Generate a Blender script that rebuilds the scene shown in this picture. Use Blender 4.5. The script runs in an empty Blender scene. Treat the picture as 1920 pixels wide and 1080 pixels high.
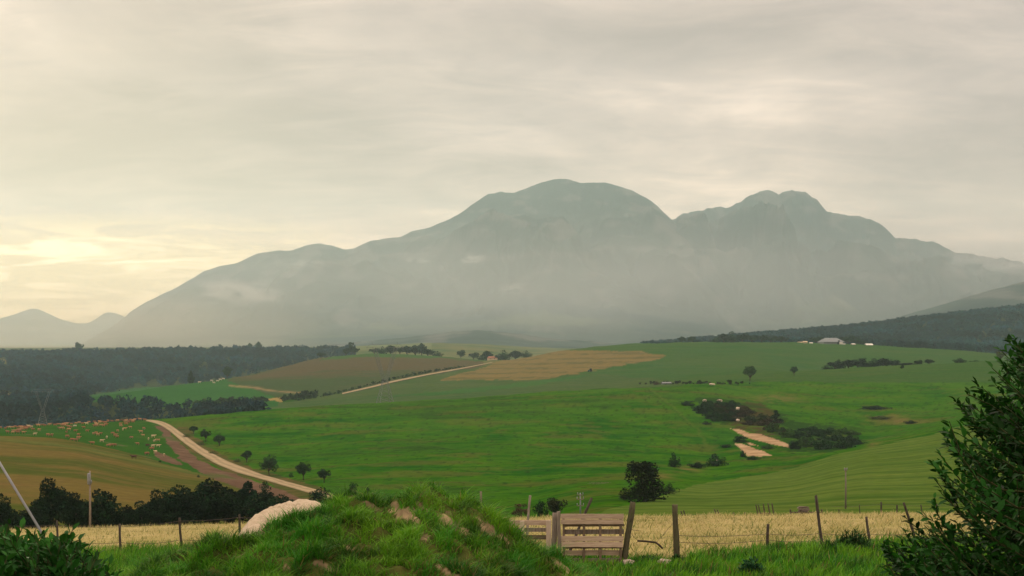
import bpy, math, random
import numpy as np
from mathutils import Vector, Matrix

# ------------------------------------------------------------------ camera, sky, sun, exposure
SC = bpy.context.scene
COL = SC.collection
F = 2637.0            # focal length in photo pixels (1920 wide)
HY = 640.0            # image row of the horizon
cam_d = bpy.data.cameras.new('camera'); cam = bpy.data.objects.new('camera', cam_d); COL.objects.link(cam)
cam.location = (0, 0, 0); cam.rotation_euler = (math.radians(90), 0, 0)
cam_d.sensor_width = 36; cam_d.lens = F / 1920 * 36; cam_d.shift_y = 100 / 1920
cam_d.clip_start = 0.1; cam_d.clip_end = 80000
SC.camera = cam
SC.view_settings.view_transform = 'Standard'; SC.view_settings.look = 'None'
SC.view_settings.exposure = 0.0; SC.view_settings.gamma = 1.0
SC.cycles.use_denoising = True
SC.cycles.max_bounces = 6; SC.cycles.diffuse_bounces = 2; SC.cycles.glossy_bounces = 1
SC.cycles.transmission_bounces = 2; SC.cycles.volume_bounces = 1; SC.cycles.transparent_max_bounces = 12
SC.cycles.use_adaptive_sampling = True; SC.cycles.adaptive_threshold = 0.015

HAZE = 7.8e-5          # density of the valley air, per metre
SUN_AZ, SUN_EL = -19.0, 9.0   # degrees left of the view axis, and up
sun_d = bpy.data.lights.new('sun', 'SUN'); sun = bpy.data.objects.new('sun', sun_d); COL.objects.link(sun)
sun_d.energy = 1.1; sun_d.angle = math.radians(14); sun_d.color = (1.0, 0.86, 0.62)
sdir = Vector((math.sin(math.radians(SUN_AZ)) * math.cos(math.radians(SUN_EL)),
               math.cos(math.radians(SUN_AZ)) * math.cos(math.radians(SUN_EL)), math.sin(math.radians(SUN_EL))))
sun.rotation_euler = sdir.to_track_quat('Z', 'Y').to_euler()

class NT:
    """small helper to write node trees"""
    def __init__(s, tree): s.t = tree; s.n = tree.nodes; s.l = tree.links
    def node(s, kind, **kw):
        n = s.n.new(kind)
        for k, v in kw.items(): setattr(n, k, v)
        return n
    def put(s, sock, v):
        if hasattr(v, 'is_output'): s.l.new(v, sock)
        elif v is not None: sock.default_value = v
    def math(s, op, a, b=None, c=None, clamp=False):
        n = s.node('ShaderNodeMath', operation=op, use_clamp=clamp)
        s.put(n.inputs[0], a)
        if b is not None: s.put(n.inputs[1], b)
        if c is not None: s.put(n.inputs[2], c)
        return n.outputs[0]
    def noise(s, vec, scale, detail=3, rough=0.5, dist=0.0, out=0):
        n = s.node('ShaderNodeTexNoise'); s.put(n.inputs['Vector'], vec)
        n.inputs['Scale'].default_value = scale; n.inputs['Detail'].default_value = detail
        n.inputs['Roughness'].default_value = rough; n.inputs['Distortion'].default_value = dist
        return n.outputs[out]
    def ramp(s, fac, stops):
        n = s.node('ShaderNodeValToRGB'); s.put(n.inputs[0], fac)
        e = n.color_ramp.elements
        while len(e) < len(stops): e.new(0.5)
        for i, (p, c) in enumerate(stops):
            e[i].position = p; e[i].color = c if len(c) == 4 else (*c, 1)
        return n.outputs[0]
    def mix(s, fac, a, b, mode='MIX'):
        n = s.node('ShaderNodeMix', data_type='RGBA', blend_type=mode)
        s.put(n.inputs[0], fac); s.put(n.inputs[6], a if hasattr(a, 'is_output') else (*a, 1)); s.put(n.inputs[7], b if hasattr(b, 'is_output') else (*b, 1))
        return n.outputs[2]
    def vmath(s, op, a, b=None, out=0):
        n = s.node('ShaderNodeVectorMath', operation=op); s.put(n.inputs[0], a)
        if b is not None: s.put(n.inputs[1], b)
        return n.outputs[out]
    def smooth(s, v, lo, hi, a=0.0, b=1.0):
        n = s.node('ShaderNodeMapRange', interpolation_type='SMOOTHSTEP'); s.put(n.inputs[0], v)
        for i, x in enumerate((lo, hi, a, b)): n.inputs[1 + i].default_value = x
        return n.outputs[0]

def build_world():
    w = bpy.data.worlds.new('World'); SC.world = w; w.use_nodes = True
    k = NT(w.node_tree); k.n.clear()
    out = k.node('ShaderNodeOutputWorld'); bg = k.node('ShaderNodeBackground'); k.l.new(bg.outputs[0], out.inputs[0])
    sky = k.node('ShaderNodeTexSky', sky_type='NISHITA'); sky.sun_disc = False
    sky.sun_elevation = math.radians(SUN_EL); sky.sun_rotation = math.radians(SUN_AZ)
    sky.dust_density = 3.0
    vec = k.node('ShaderNodeTexCoord').outputs['Generated']
    sep = k.node('ShaderNodeSeparateXYZ'); k.l.new(vec, sep.inputs[0])
    x, y, z = sep.outputs
    zz = k.math('MAXIMUM', z, 0.0)
    den = k.math('ADD', zz, 0.17)
    cmb = k.node('ShaderNodeCombineXYZ')
    k.put(cmb.inputs[0], k.math('DIVIDE', x, den)); k.put(cmb.inputs[1], k.math('DIVIDE', y, den))
    p = cmb.outputs[0]                                         # point on a flat cloud deck
    big = k.noise(k.vmath('ADD', p, (3.1, 0.4, 0.0)), 1.0, 6, 0.55, 0.4)
    st = k.vmath('MULTIPLY', p, (0.9, 1.5, 1.0))
    fine = k.noise(st, 3.2, 7, 0.6, 0.7)
    tone = k.math('ADD', k.math('MULTIPLY', big, 0.72), k.math('MULTIPLY', fine, 0.28))
    deck = k.ramp(tone, [(0.36, (0.425, 0.338, 0.298)), (0.45, (0.56, 0.442, 0.387)), (0.53, (0.71, 0.556, 0.47)), (0.62, (0.98, 0.765, 0.625))])
    # a few broad heavier and thinner masses in the cloud deck ahead (direction, spread, change)
    fwd = k.math('MAXIMUM', y, 0.2)
    wx = k.math('MULTIPLY', k.math('SUBTRACT', fine, 0.5), 0.16); wz = k.math('MULTIPLY', k.math('SUBTRACT', big, 0.5), 0.07)
    cu = k.math('ADD', k.math('DIVIDE', x, fwd), wx); cv = k.math('ADD', k.math('DIVIDE', z, fwd), wz)
    gain = 1.0
    for az, el, ra, re, amt in ((-0.215, 0.214, 0.085, 0.030, -0.15), (0.150, 0.214, 0.17, 0.020, -0.12), (-0.095, 0.172, 0.10, 0.022, -0.07), (-0.34, 0.170, 0.06, 0.018, -0.10), (-0.20, 0.130, 0.17, 0.032, -0.08),
                                (-0.045, 0.146, 0.08, 0.018, 0.10), (0.135, 0.150, 0.16, 0.050, 0.06), (-0.150, 0.222, 0.035, 0.014, 0.07), (0.33, 0.232, 0.10, 0.03, 0.05), (0.33, 0.10, 0.12, 0.05, -0.04), (0.36, 0.075, 0.10, 0.012, 0.08)):
        du = k.math('DIVIDE', k.math('SUBTRACT', cu, az), ra * 1.5); dv = k.math('DIVIDE', k.math('SUBTRACT', cv, el), re * 1.5)
        r2 = k.math('ADD', k.math('MULTIPLY', du, du), k.math('MULTIPLY', dv, dv))
        gain = k.math('MULTIPLY_ADD', k.smooth(r2, 0.0, 1.0, 1.0, 0.0), amt * 1.25, gain)
    gain = k.math('ADD', 1.0, k.math('MULTIPLY', k.math('SUBTRACT', gain, 1.0), k.smooth(y, 0.2, 0.6)))
    dk = k.node('ShaderNodeVectorMath', operation='SCALE'); k.put(dk.inputs[0], deck); k.put(dk.inputs['Scale'], gain); deck = dk.outputs[0]
    # lit, thinner cloud towards the hidden sun; broken streaks low over the left horizon
    dotn = k.vmath('DOT_PRODUCT', k.vmath('NORMALIZE', vec), tuple(Vector((math.sin(math.radians(-19.5)), math.cos(math.radians(-19.5)), 0.05)).normalized()), out=1)
    near = k.smooth(dotn, 0.968, 1.0)
    core = k.smooth(dotn, 0.988, 0.9995)
    low = k.smooth(z, 0.050, 0.092, 1.0, 0.0)
    cmb2 = k.node('ShaderNodeCombineXYZ'); k.put(cmb2.inputs[0], k.math('MULTIPLY', x, 10.0)); k.put(cmb2.inputs[1], k.math('MULTIPLY', z, 75.0))
    band = k.noise(cmb2.outputs[0], 1.0, 6, 0.62, 0.9)
    streak = k.smooth(band, 0.46, 0.58)
    lowm = k.math('MULTIPLY', near, low)
    warm = k.mix(k.math('MULTIPLY', near, 0.12), deck, (0.72, 0.63, 0.44))
    warm = k.mix(k.math('MULTIPLY', lowm, 0.95), warm, (0.92, 0.72, 0.36))
    glow = k.math('MULTIPLY', k.math('MULTIPLY', streak, lowm), 1.7)
    warm = k.mix(k.math('MINIMUM', glow, 1.0), warm, (1.25, 1.0, 0.58))
    glow2 = k.math('MULTIPLY', k.math('MULTIPLY', core, k.smooth(band, 0.42, 0.58)), k.smooth(z, 0.040, 0.052))
    warm = k.mix(k.math('MULTIPLY', glow2, k.smooth(z, 0.075, 0.064)), warm, (1.6, 1.36, 0.88))
    lo = k.smooth(z, 0.0, 0.20, 1.0, 0.0)
    warm = k.mix(lo, warm, k.mix(1.0, warm, (1.44, 1.22, 1.03), 'MULTIPLY'))
    # overcast: the deck is thinner, so brighter, overhead
    up = k.smooth(z, 0.25, 0.85, 1.06, 2.9)
    cm = k.node('ShaderNodeVectorMath', operation='SCALE'); k.put(cm.inputs[0], warm); k.put(cm.inputs['Scale'], up)
    skc = k.node('ShaderNodeVectorMath', operation='SCALE'); k.put(skc.inputs[0], sky.outputs[0]); skc.inputs['Scale'].default_value = 0.10
    allc = k.mix(0.97, skc.outputs[0], cm.outputs[0])
    k.l.new(allc, bg.inputs[0]); bg.inputs[1].default_value = 1.0
    w.cycles.sampling_method = 'MANUAL'; w.cycles.sample_map_resolution = 512
build_world()

# ------------------------------------------------------------------ numeric helpers
rng = np.random.default_rng(7); random.seed(7)
def _hash(ix, iy, seed):
    h = (ix.astype(np.int64) * 374761393 + iy.astype(np.int64) * 668265263 + seed * 1442695041) & 0xffffffff
    h = ((h ^ (h >> 13)) * 1274126177) & 0xffffffff
    return ((h ^ (h >> 16)) & 0xffff) / 65535.0
def perlin(x, y, seed=0):
    x = np.asarray(x, float); y = np.asarray(y, float)
    ix = np.floor(x); iy = np.floor(y); fx = x - ix; fy = y - iy
    def g(ox, oy):
        a = _hash(ix + ox, iy + oy, seed) * 2 * np.pi
        return np.cos(a) * (fx - ox) + np.sin(a) * (fy - oy)
    sx = fx * fx * fx * (fx * (fx * 6 - 15) + 10); sy = fy * fy * fy * (fy * (fy * 6 - 15) + 10)
    a = g(0, 0) * (1 - sx) + g(1, 0) * sx; b = g(0, 1) * (1 - sx) + g(1, 1) * sx
    return (a * (1 - sy) + b * sy) * 1.5
def fbm(x, y, seed=0, octv=4, gain=0.5):
    s = 0; a = 1; f = 1
    for o in range(octv): s = s + a * perlin(x * f, y * f, seed + o * 17); a *= gain; f *= 2.03
    return s
def ridged(x, y, seed=0, octv=5, gain=0.5):
    s = 0; a = 1; f = 1
    for o in range(octv): s = s + a * (1 - 2.2 * np.abs(perlin(x * f, y * f, seed + o * 13))); a *= gain; f *= 2.07
    return s
def sstep(x, a, b):
    t = np.clip((x - a) / (b - a), 0, 1); return t * t * (3 - 2 * t)
def pip(px, py, poly):
    ins = np.zeros(np.shape(px), bool); n = len(poly); j = n - 1
    for i in range(n):
        xi, yi = poly[i]; xj, yj = poly[j]
        if yi != yj:
            c = ((yi > py) != (yj > py)) & (px < (xj - xi) * (py - yi) / (yj - yi) + xi); ins ^= c
        j = i
    return ins
def gauss1(a, sig):
    r = int(sig * 3) + 1; kx = np.exp(-0.5 * (np.arange(-r, r + 1) / sig) ** 2); kx /= kx.sum()
    return np.convolve(np.pad(a, r, mode='edge'), kx, 'valid')

def mesh(name, V, quads=None, tris=None, smooth=False, col=None, cname='tint'):
    V = np.asarray(V, np.float32); me = bpy.data.meshes.new(name)
    q = np.zeros((0, 4), np.int32) if quads is None else np.asarray(quads, np.int32).reshape(-1, 4)
    t = np.zeros((0, 3), np.int32) if tris is None else np.asarray(tris, np.int32).reshape(-1, 3)
    me.vertices.add(len(V)); me.vertices.foreach_set('co', V.ravel())
    me.loops.add(q.size + t.size); me.loops.foreach_set('vertex_index', np.concatenate([q.ravel(), t.ravel()]))
    me.polygons.add(len(q) + len(t))
    st = np.concatenate([np.arange(len(q)) * 4, q.size + np.arange(len(t)) * 3]).astype(np.int32)
    me.polygons.foreach_set('loop_start', st)
    me.polygons.foreach_set('use_smooth', np.full(len(st), smooth))
    if col is not None:
        a = me.color_attributes.new(cname, 'FLOAT_COLOR', 'POINT')
        c = np.ones((len(V), 4), np.float32); c[:, :3] = col; a.data.foreach_set('color', c.ravel())
    me.update(calc_edges=True); me.validate(); return me
def link(name, me, mat=None, parent=None, loc=None):
    o = bpy.data.objects.new(name, me); COL.objects.link(o)
    if mat is not None and not me.materials: me.materials.append(mat)
    if parent is not None: o.parent = parent
    if loc is not None: o.location = loc
    return o
def tag(o, label=None, cat=None, group=None, kind=None):
    if label: o['label'] = label
    if cat: o['category'] = cat
    if group: o['group'] = group
    if kind: o['kind'] = kind
    return o
def empty(name, loc=(0, 0, 0), rz=0, label=None, cat=None, group=None):
    o = bpy.data.objects.new(name, None); COL.objects.link(o); o.location = loc; o.rotation_euler = (0, 0, rz)
    o.empty_display_size = 0.3
    return tag(o, label, cat, group)

class MB:
    """collects boxes, tubes, panels into one mesh"""
    def __init__(s): s.v = []; s.q = []; s.t = []
    def add(s, V, Q=(), T=()):
        b = len(s.v); s.v += [tuple(p) for p in V]
        s.q += [tuple(i + b for i in f) for f in Q]; s.t += [tuple(i + b for i in f) for f in T]
    def box(s, c, size, M=None, jit=0.0):
        x, y, z = (k / 2 for k in size); V = []
        for sx, sy, sz in ((-1,-1,-1),(1,-1,-1),(1,1,-1),(-1,1,-1),(-1,-1,1),(1,-1,1),(1,1,1),(-1,1,1)):
            p = Vector((sx * x + random.uniform(-jit, jit), sy * y + random.uniform(-jit, jit), sz * z + random.uniform(-jit, jit)))
            if M is not None: p = M @ p
            V.append(p + Vector(c))
        s.add(V, [(0,3,2,1),(4,5,6,7),(0,1,5,4),(1,2,6,5),(2,3,7,6),(3,0,4,7)])
    def tube(s, pts, rad, n=6, caps=True):
        pts = [Vector(p) for p in pts]; rad = rad if hasattr(rad, '__len__') else [rad] * len(pts); V = []; Q = []
        for i, p in enumerate(pts):
            d = (pts[min(i + 1, len(pts) - 1)] - pts[max(i - 1, 0)]).normalized()
            a = d.cross(Vector((0.13, 0.97, 0.2))).normalized(); b = d.cross(a)
            for j in range(n):
                t = 2 * math.pi * j / n; V.append(p + (a * math.cos(t) + b * math.sin(t)) * rad[i])
        for i in range(len(pts) - 1):
            for j in range(n):
                k = (j + 1) % n; Q.append((i * n + j, i * n + k, (i + 1) * n + k, (i + 1) * n + j))
        T = []
        if caps:
            V += [pts[0], pts[-1]]; a = len(V) - 2
            for j in range(n):
                k = (j + 1) % n; T.append((a, k, j)); e = (len(pts) - 1) * n; T.append((a + 1, e + j, e + k))
        s.add(V, Q, T)
    def build(s, name, mat, parent=None, smooth=False):
        return link(name, mesh(name, s.v, s.q, s.t, smooth), mat, parent)
    def me(s, name, smooth=False): return mesh(name, s.v, s.q, s.t, smooth)

# ------------------------------------------------------------------ terrain as a height field over (u = X/Y, d = Y)
# each row: (x in photo px, distance m, photo row y) of the ground there
ROWS = [
 [(-600,1.5,3600),(2500,1.5,3600)],
 [(-600,6,1655),(2500,6,1655)],
 [(-600,12,1305),(2500,12,1300)],
 [(-600,20,1210),(300,20,1190),(900,20,1145),(2500,20,1140)],
 [(-600,46,1042),(225,45,1040),(450,42,1026),(700,33,1040),(930,28,1050),(1266,27,1054),(1440,28.5,1034),(1700,29.7,1020),(1920,30,1014),(2500,30,1010)],
 [(-600,88,994),(0,86,994),(130,85,990),(450,85,984),(700,80,978),(930,75,974),(1200,70,969),(1500,70,966),(1800,70,964),(2500,70,960)],
 [(-600,112,1030),(450,112,1022),(700,105,1005),(930,98,994),(1130,88,986),(1500,88,981),(2500,88,978)],
 [(-600,175,1000),(450,175,996),(620,215,975),(800,240,964),(1000,220,964),(1130,135,968),(1300,130,966),(1600,128,964),(2500,128,960)],
 [(-600,430,815),(0,425,818),(150,415,830),(250,400,856),(350,375,886),(440,345,908),(540,330,915),(640,350,895),(760,370,880),(1000,390,872),(1130,370,880),(1230,340,892),(1330,330,903),(1480,360,879),(1560,390,852),(1700,440,821),(1920,500,771),(2500,580,690)],
 [(-600,520,811),(0,520,811),(150,500,815),(250,500,822),(350,500,832),(440,500,835),(640,520,817),(1000,540,800),(1130,520,812),(1230,480,838),(1330,470,850),(1400,470,842),(1500,480,836),(1620,520,828),(1740,560,800),(1920,620,760),(2500,700,680)],
 [(-600,640,806),(0,640,803),(150,640,795),(270,640,787),(330,640,785),(400,650,777),(520,670,767),(700,690,757),(900,710,745),(1000,720,738),(1200,740,727),(1330,740,723),(1420,700,745),(1560,720,748),(1740,740,742),(1920,780,722),(2500,830,690)],
 [(-600,850,840),(0,850,840),(300,850,825),(420,850,800),(520,850,774),(600,850,766),(700,850,760),(800,850,752),(1000,850,741),(1200,860,726),(1330,860,715),(1400,900,703),(1545,950,693),(1700,960,686),(1920,980,675),(2500,1000,660)],
 [(-600,1050,780),(0,1050,778),(100,1050,772),(175,1040,752),(300,1000,757),(400,980,759),(520,980,753),(700,1000,738),(900,1040,722),(1000,1050,716),(1200,1080,705),(1400,1150,690),(1545,1180,702),(1700,1180,698),(1920,1200,690),(2500,1200,690)],
 [(-600,1150,770),(0,1150,768),(110,1120,766),(175,1090,746),(300,1180,727),(430,1320,711),(520,1450,691),(600,1580,671),(700,1650,663),(820,1650,668),(900,1600,676),(950,1580,677),(1000,1550,668),(1050,1550,658),(1120,1550,650),(1180,1550,645),(1300,1550,642),(1500,1550,642),(1600,1550,646),(1700,1550,652),(1800,1550,657),(1870,1550,664),(1940,1550,673),(2500,1550,690)],
 [(-600,1500,730),(0,1500,728),(175,1500,742),(300,1500,745),(430,1600,730),(520,1750,712),(600,1900,695),(700,2000,685),(900,2000,690),(1000,1950,688),(1200,1900,662),(1400,1900,652),(1600,1900,652),(1800,1950,660),(1940,1950,668),(2500,1950,660)],
 [(-600,2400,668),(0,2400,667),(200,2400,665),(430,2400,660),(600,2400,660),(700,2500,655),(820,2500,653),(1000,2500,668),(1200,2500,652),(1300,2500,643),(1400,2550,634),(1600,2600,617),(1700,2650,604),(1800,2650,593),(1920,2650,579),(2500,2650,520)],
 [(-600,3500,656),(0,3500,656),(400,3500,654),(600,3500,652),(700,3400,648),(800,3300,643),(900,3300,645),(1000,3500,652),(1200,3500,660),(1400,3500,650),(1700,3500,640),(1920,3500,625),(2500,3500,560)],
 [(-600,7000,649),(2500,7000,649)],
 [(-600,12500,644),(2500,12500,644)],
]
NIN = 880
uin = np.linspace(-0.385, 0.385, NIN)
uo = 0.385 + 0.385 * (np.linspace(0, 1, 46)[1:] ** 1.5)
UG = np.concatenate([-uo[::-1], uin, uo])
lg = lambda a, b, r: np.exp(np.arange(math.log(a), math.log(b), r))
DG = np.concatenate([lg(1.5, 20, 0.02), lg(20, 2900, 0.0062), lg(2900, 12500, 0.015)])
NU, ND = len(UG), len(DG)
PXG = UG * F + 960
lD = np.log(DG)
def build_table():
    xs = np.linspace(-1100, 3020, 1031)          # 4 px steps
    K = len(ROWS); RD = np.zeros((K, NU)); RQ = np.zeros((K, NU))
    for i, r in enumerate(ROWS):
        rx = [p[0] for p in r]
        d = gauss1(np.interp(xs, rx, [math.log(p[1]) for p in r]), 4.0); q = gauss1(np.interp(xs, rx, [p[2] for p in r]), 3.0)
        RD[i] = np.interp(PXG, xs, d); RQ[i] = np.interp(PXG, xs, q)
    for i in range(1, K): RD[i] = np.maximum(RD[i], RD[i - 1] + 0.04)
    # pchip in (log d, photo row)
    h = np.diff(RD, axis=0); dl = np.diff(RQ, axis=0) / h
    m = np.zeros_like(RQ); m[0] = dl[0]; m[-1] = dl[-1]
    w1 = 2 * h[1:] + h[:-1]; w2 = h[1:] + 2 * h[:-1]
    same = dl[1:] * dl[:-1] > 0
    with np.errstate(divide='ignore', invalid='ignore'):
        hm = (w1 + w2) / (w1 / dl[:-1] + w2 / dl[1:])
    m[1:-1] = np.where(same, hm, 0)
    Y = np.zeros((ND, NU)); cols = np.arange(NU)
    for j in range(ND):
        i = np.clip((RD <= lD[j]).sum(axis=0) - 1, 0, K - 2)
        x0 = RD[i, cols]; hh = h[i, cols]; t = np.clip((lD[j] - x0) / hh, 0, 1)
        y0 = RQ[i, cols]; y1 = RQ[i + 1, cols]; m0 = m[i, cols] * hh; m1 = m[i + 1, cols] * hh
        Y[j] = (2*t**3-3*t**2+1)*y0 + (t**3-2*t**2+t)*m0 + (-2*t**3+3*t**2)*y1 + (t**3-t**2)*m1
    return Y, np.exp(RD)
YT, RDIST = build_table()
XW = UG[None, :] * DG[:, None]; YW = np.repeat(DG[:, None], NU, 1)
ZT = (HY - YT) / F * DG[:, None]
# gentle undulation of the real ground
ZT += fbm(XW / 38, YW / 38, 5, 4) * np.minimum(DG[:, None] * 0.0011, 0.9) * sstep(DG[:, None], 30, 120)
ZT += fbm(XW / 3.1, YW / 3.1, 9, 3) * 0.05 * sstep(DG[:, None], 3, 10)
YT = HY - ZT / DG[:, None] * F
def _idx(u, d):
    fu = np.interp(u, UG, np.arange(NU)); fd = np.interp(np.log(d), lD, np.arange(ND))
    return fu, fd
def gz(x, y):
    x = np.asarray(x, float); y = np.maximum(np.asarray(y, float), 1.5)
    fu, fd = _idx(x / y, y); i = np.minimum(fu.astype(int), NU - 2); j = np.minimum(fd.astype(int), ND - 2)
    a = fu - i; b = fd - j
    return (ZT[j, i]*(1-a) + ZT[j, i+1]*a)*(1-b) + (ZT[j+1, i]*(1-a) + ZT[j+1, i+1]*a)*b
def pt(px, py, d): return Vector(((px - 960) / F * d, d, (HY - py) / F * d))
def hit(px, py, dmin=22, dmax=1e9):
    """ground point seen at a photo pixel"""
    u = (px - 960) / F; fu = float(np.interp(u, UG, np.arange(NU))); i = min(int(fu), NU - 2); a = fu - i
    col = YT[:, i] * (1 - a) + YT[:, i + 1] * a
    ok = np.nonzero((col <= py) & (DG >= dmin) & (DG <= dmax))[0]
    if len(ok) == 0:
        s = np.nonzero((DG >= dmin) & (DG <= dmax))[0]; j = s[np.argmin(col[s])]; d = DG[j]
    else:
        j = ok[0]; d = DG[j]
        if j > 0 and col[j - 1] > py:
            t = (col[j - 1] - py) / max(col[j - 1] - col[j], 1e-6); d = math.exp(lD[j - 1] + t * (lD[j] - lD[j - 1]))
    return Vector((u * d, d, float(gz(u * d, d))))

# ------------------------------------------------------------------ materials
def principled(name, rough=0.9, spec=0.15):
    m = bpy.data.materials.new(name); m.use_nodes = True; k = NT(m.node_tree)
    b = k.n['Principled BSDF']; b.inputs['Roughness'].default_value = rough; b.inputs['Specular IOR Level'].default_value = spec
    return m, k, b
def mat_noise(name, c1, c2, scale=6, rough=0.85, spec=0.15, bump=0.0, stretch=(1, 1, 1), detail=5, c3=None):
    m, k, b = principled(name, rough, spec)
    v = k.vmath('MULTIPLY', k.node('ShaderNodeTexCoord').outputs['Object'], stretch)
    n = k.noise(v, scale, detail, 0.6, 0.3)
    stops = [(0.3, c1), (0.7, c2)] if c3 is None else [(0.3, c1), (0.5, c2), (0.72, c3)]
    c = k.ramp(n, stops)
    oi = k.node('ShaderNodeObjectInfo').outputs['Random']
    hs = k.node('ShaderNodeHueSaturation'); k.put(hs.inputs['Value'], k.math('MULTIPLY_ADD', oi, 0.3, 0.85)); k.l.new(c, hs.inputs['Color'])
    k.l.new(hs.outputs[0], b.inputs['Base Color'])
    if bump:
        bn = k.node('ShaderNodeBump'); bn.inputs['Strength'].default_value = 0.7; bn.inputs['Distance'].default_value = bump
        k.put(bn.inputs['Height'], k.noise(v, scale * 2.5, 6, 0.65)); k.l.new(bn.outputs[0], b.inputs['Normal'])
    return m
def mat_tint(name, scale=1.0, amp=0.5, bump=0.0, rough=1.0, translucent=0.0, spec=0.0, vary=0.0, detail=5):
    """colour from the mesh's land cover / leaf tint, broken up by noise"""
    m, k, b = principled(name, rough, spec)
    at = k.node('ShaderNodeAttribute', attribute_name='tint').outputs['Color']
    c = at
    if amp:
        pos = k.node('ShaderNodeNewGeometry').outputs['Position']
        n = k.noise(pos, scale, detail, 0.62)
        f = k.math('MULTIPLY_ADD', k.math('SUBTRACT', n, 0.5), amp * 2, 1.0)
        sc = k.node('ShaderNodeVectorMath', operation='SCALE'); k.put(sc.inputs[0], c); k.put(sc.inputs['Scale'], f); c = sc.outputs[0]
        if bump:
            bn = k.node('ShaderNodeBump'); bn.inputs['Strength'].default_value = 1.0; bn.inputs['Distance'].default_value = bump
            k.put(bn.inputs['Height'], n); k.l.new(bn.outputs[0], b.inputs['Normal'])
    if vary:
        oi = k.node('ShaderNodeObjectInfo').outputs['Random']
        hs = k.node('ShaderNodeHueSaturation'); k.put(hs.inputs['Value'], k.math('MULTIPLY_ADD', oi, vary, 1 - vary / 2)); k.l.new(c, hs.inputs['Color']); c = hs.outputs[0]
    k.l.new(c, b.inputs['Base Color'])
    if translucent:
        tr = k.node('ShaderNodeBsdfTranslucent'); k.l.new(c, tr.inputs[0])
        mx = k.node('ShaderNodeMixShader'); mx.inputs[0].default_value = translucent
        k.l.new(b.outputs[0], mx.inputs[1]); k.l.new(tr.outputs[0], mx.inputs[2])
        k.l.new(mx.outputs[0], k.n['Material Output'].inputs[0])
    return m
M_land = mat_tint('land', 0.35, 0.42, 0.25, detail=8)
M_near = mat_tint('near_ground', 3.0, 0.5, 0.05)
M_mount = mat_tint('mountain_rock', 0.012, 0.55, 12.0, detail=9)
M_leaf = mat_tint('tree_leaf', 1, 0, 0, rough=0.8, translucent=0.15, spec=0.05, vary=0.4)
M_forest = mat_tint('forest_leaf', 0.008, 0.55, 0, rough=0.9, translucent=0.1)
M_grass = mat_tint('grass_blade', 0.9, 0.35, 0, rough=0.6, translucent=0.35, spec=0.2)
M_shrub = mat_tint('shrub_leaf', 1, 0, 0, rough=0.55, translucent=0.2, spec=0.10)
M_bark = mat_noise('bark', (0.035, 0.028, 0.02), (0.09, 0.07, 0.05), 4, bump=0.02)
M_post = mat_noise('weathered_post', (0.035, 0.03, 0.024), (0.10, 0.085, 0.065), 9, bump=0.012, stretch=(4, 4, 0.7))
M_mossy = mat_noise('mossy_post', (0.025, 0.026, 0.014), (0.085, 0.075, 0.045), 8, bump=0.015, stretch=(3, 3, 0.8), c3=(0.055, 0.075, 0.02))
M_pale = mat_noise('pale_timber', (0.36, 0.265, 0.185), (0.56, 0.44, 0.33), 7, bump=0.006, stretch=(0.6, 5, 6))
M_pale_d = mat_noise('dark_timber', (0.10, 0.075, 0.05), (0.24, 0.18, 0.125), 7, bump=0.006, stretch=(0.6, 5, 6))  # dark copy of the pale timber, also used for a painted shade strip
M_cream = mat_noise('bleached_timber', (0.50, 0.40, 0.30), (0.68, 0.57, 0.45), 6, bump=0.005, stretch=(5, 5, 0.7))
M_grey = mat_noise('grey_timber', (0.11, 0.09, 0.07), (0.27, 0.23, 0.185), 8, bump=0.008, stretch=(5, 5, 0.6))
M_wire = mat_noise('rusty_wire', (0.07, 0.055, 0.045), (0.14, 0.12, 0.10), 6)
M_steel = mat_noise('galvanised_steel', (0.17, 0.185, 0.20), (0.27, 0.29, 0.31), 3, rough=0.5, spec=0.3)
M_twig = mat_noise('green_twig', (0.018, 0.035, 0.010), (0.05, 0.05, 0.02), 6)
M_rock = mat_noise('pale_rock', (0.26, 0.21, 0.16), (0.50, 0.43, 0.35), 5, bump=0.04)
M_sand = mat_noise('sandy_soil', (0.25, 0.20, 0.125), (0.46, 0.385, 0.27), 5, bump=0.05, c3=(0.37, 0.30, 0.20))
M_white = mat_noise('whitewash', (0.55, 0.52, 0.46), (0.72, 0.69, 0.62), 0.4)
M_tan = mat_noise('tan_plaster', (0.50, 0.38, 0.24), (0.64, 0.50, 0.33), 0.4)
M_zinc = mat_noise('sheet_roof', (0.085, 0.10, 0.10), (0.15, 0.165, 0.165), 0.3, rough=0.5, spec=0.4, stretch=(8, 0.5, 1))
M_dark = mat_noise('dark_opening', (0.012, 0.012, 0.012), (0.03, 0.03, 0.03), 1)
M_redroof = mat_noise('rust_roof', (0.22, 0.09, 0.05), (0.32, 0.15, 0.09), 0.5)
M_road = mat_noise('dirt_road', (0.30, 0.21, 0.115), (0.44, 0.33, 0.20), 0.4, detail=8)

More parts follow.
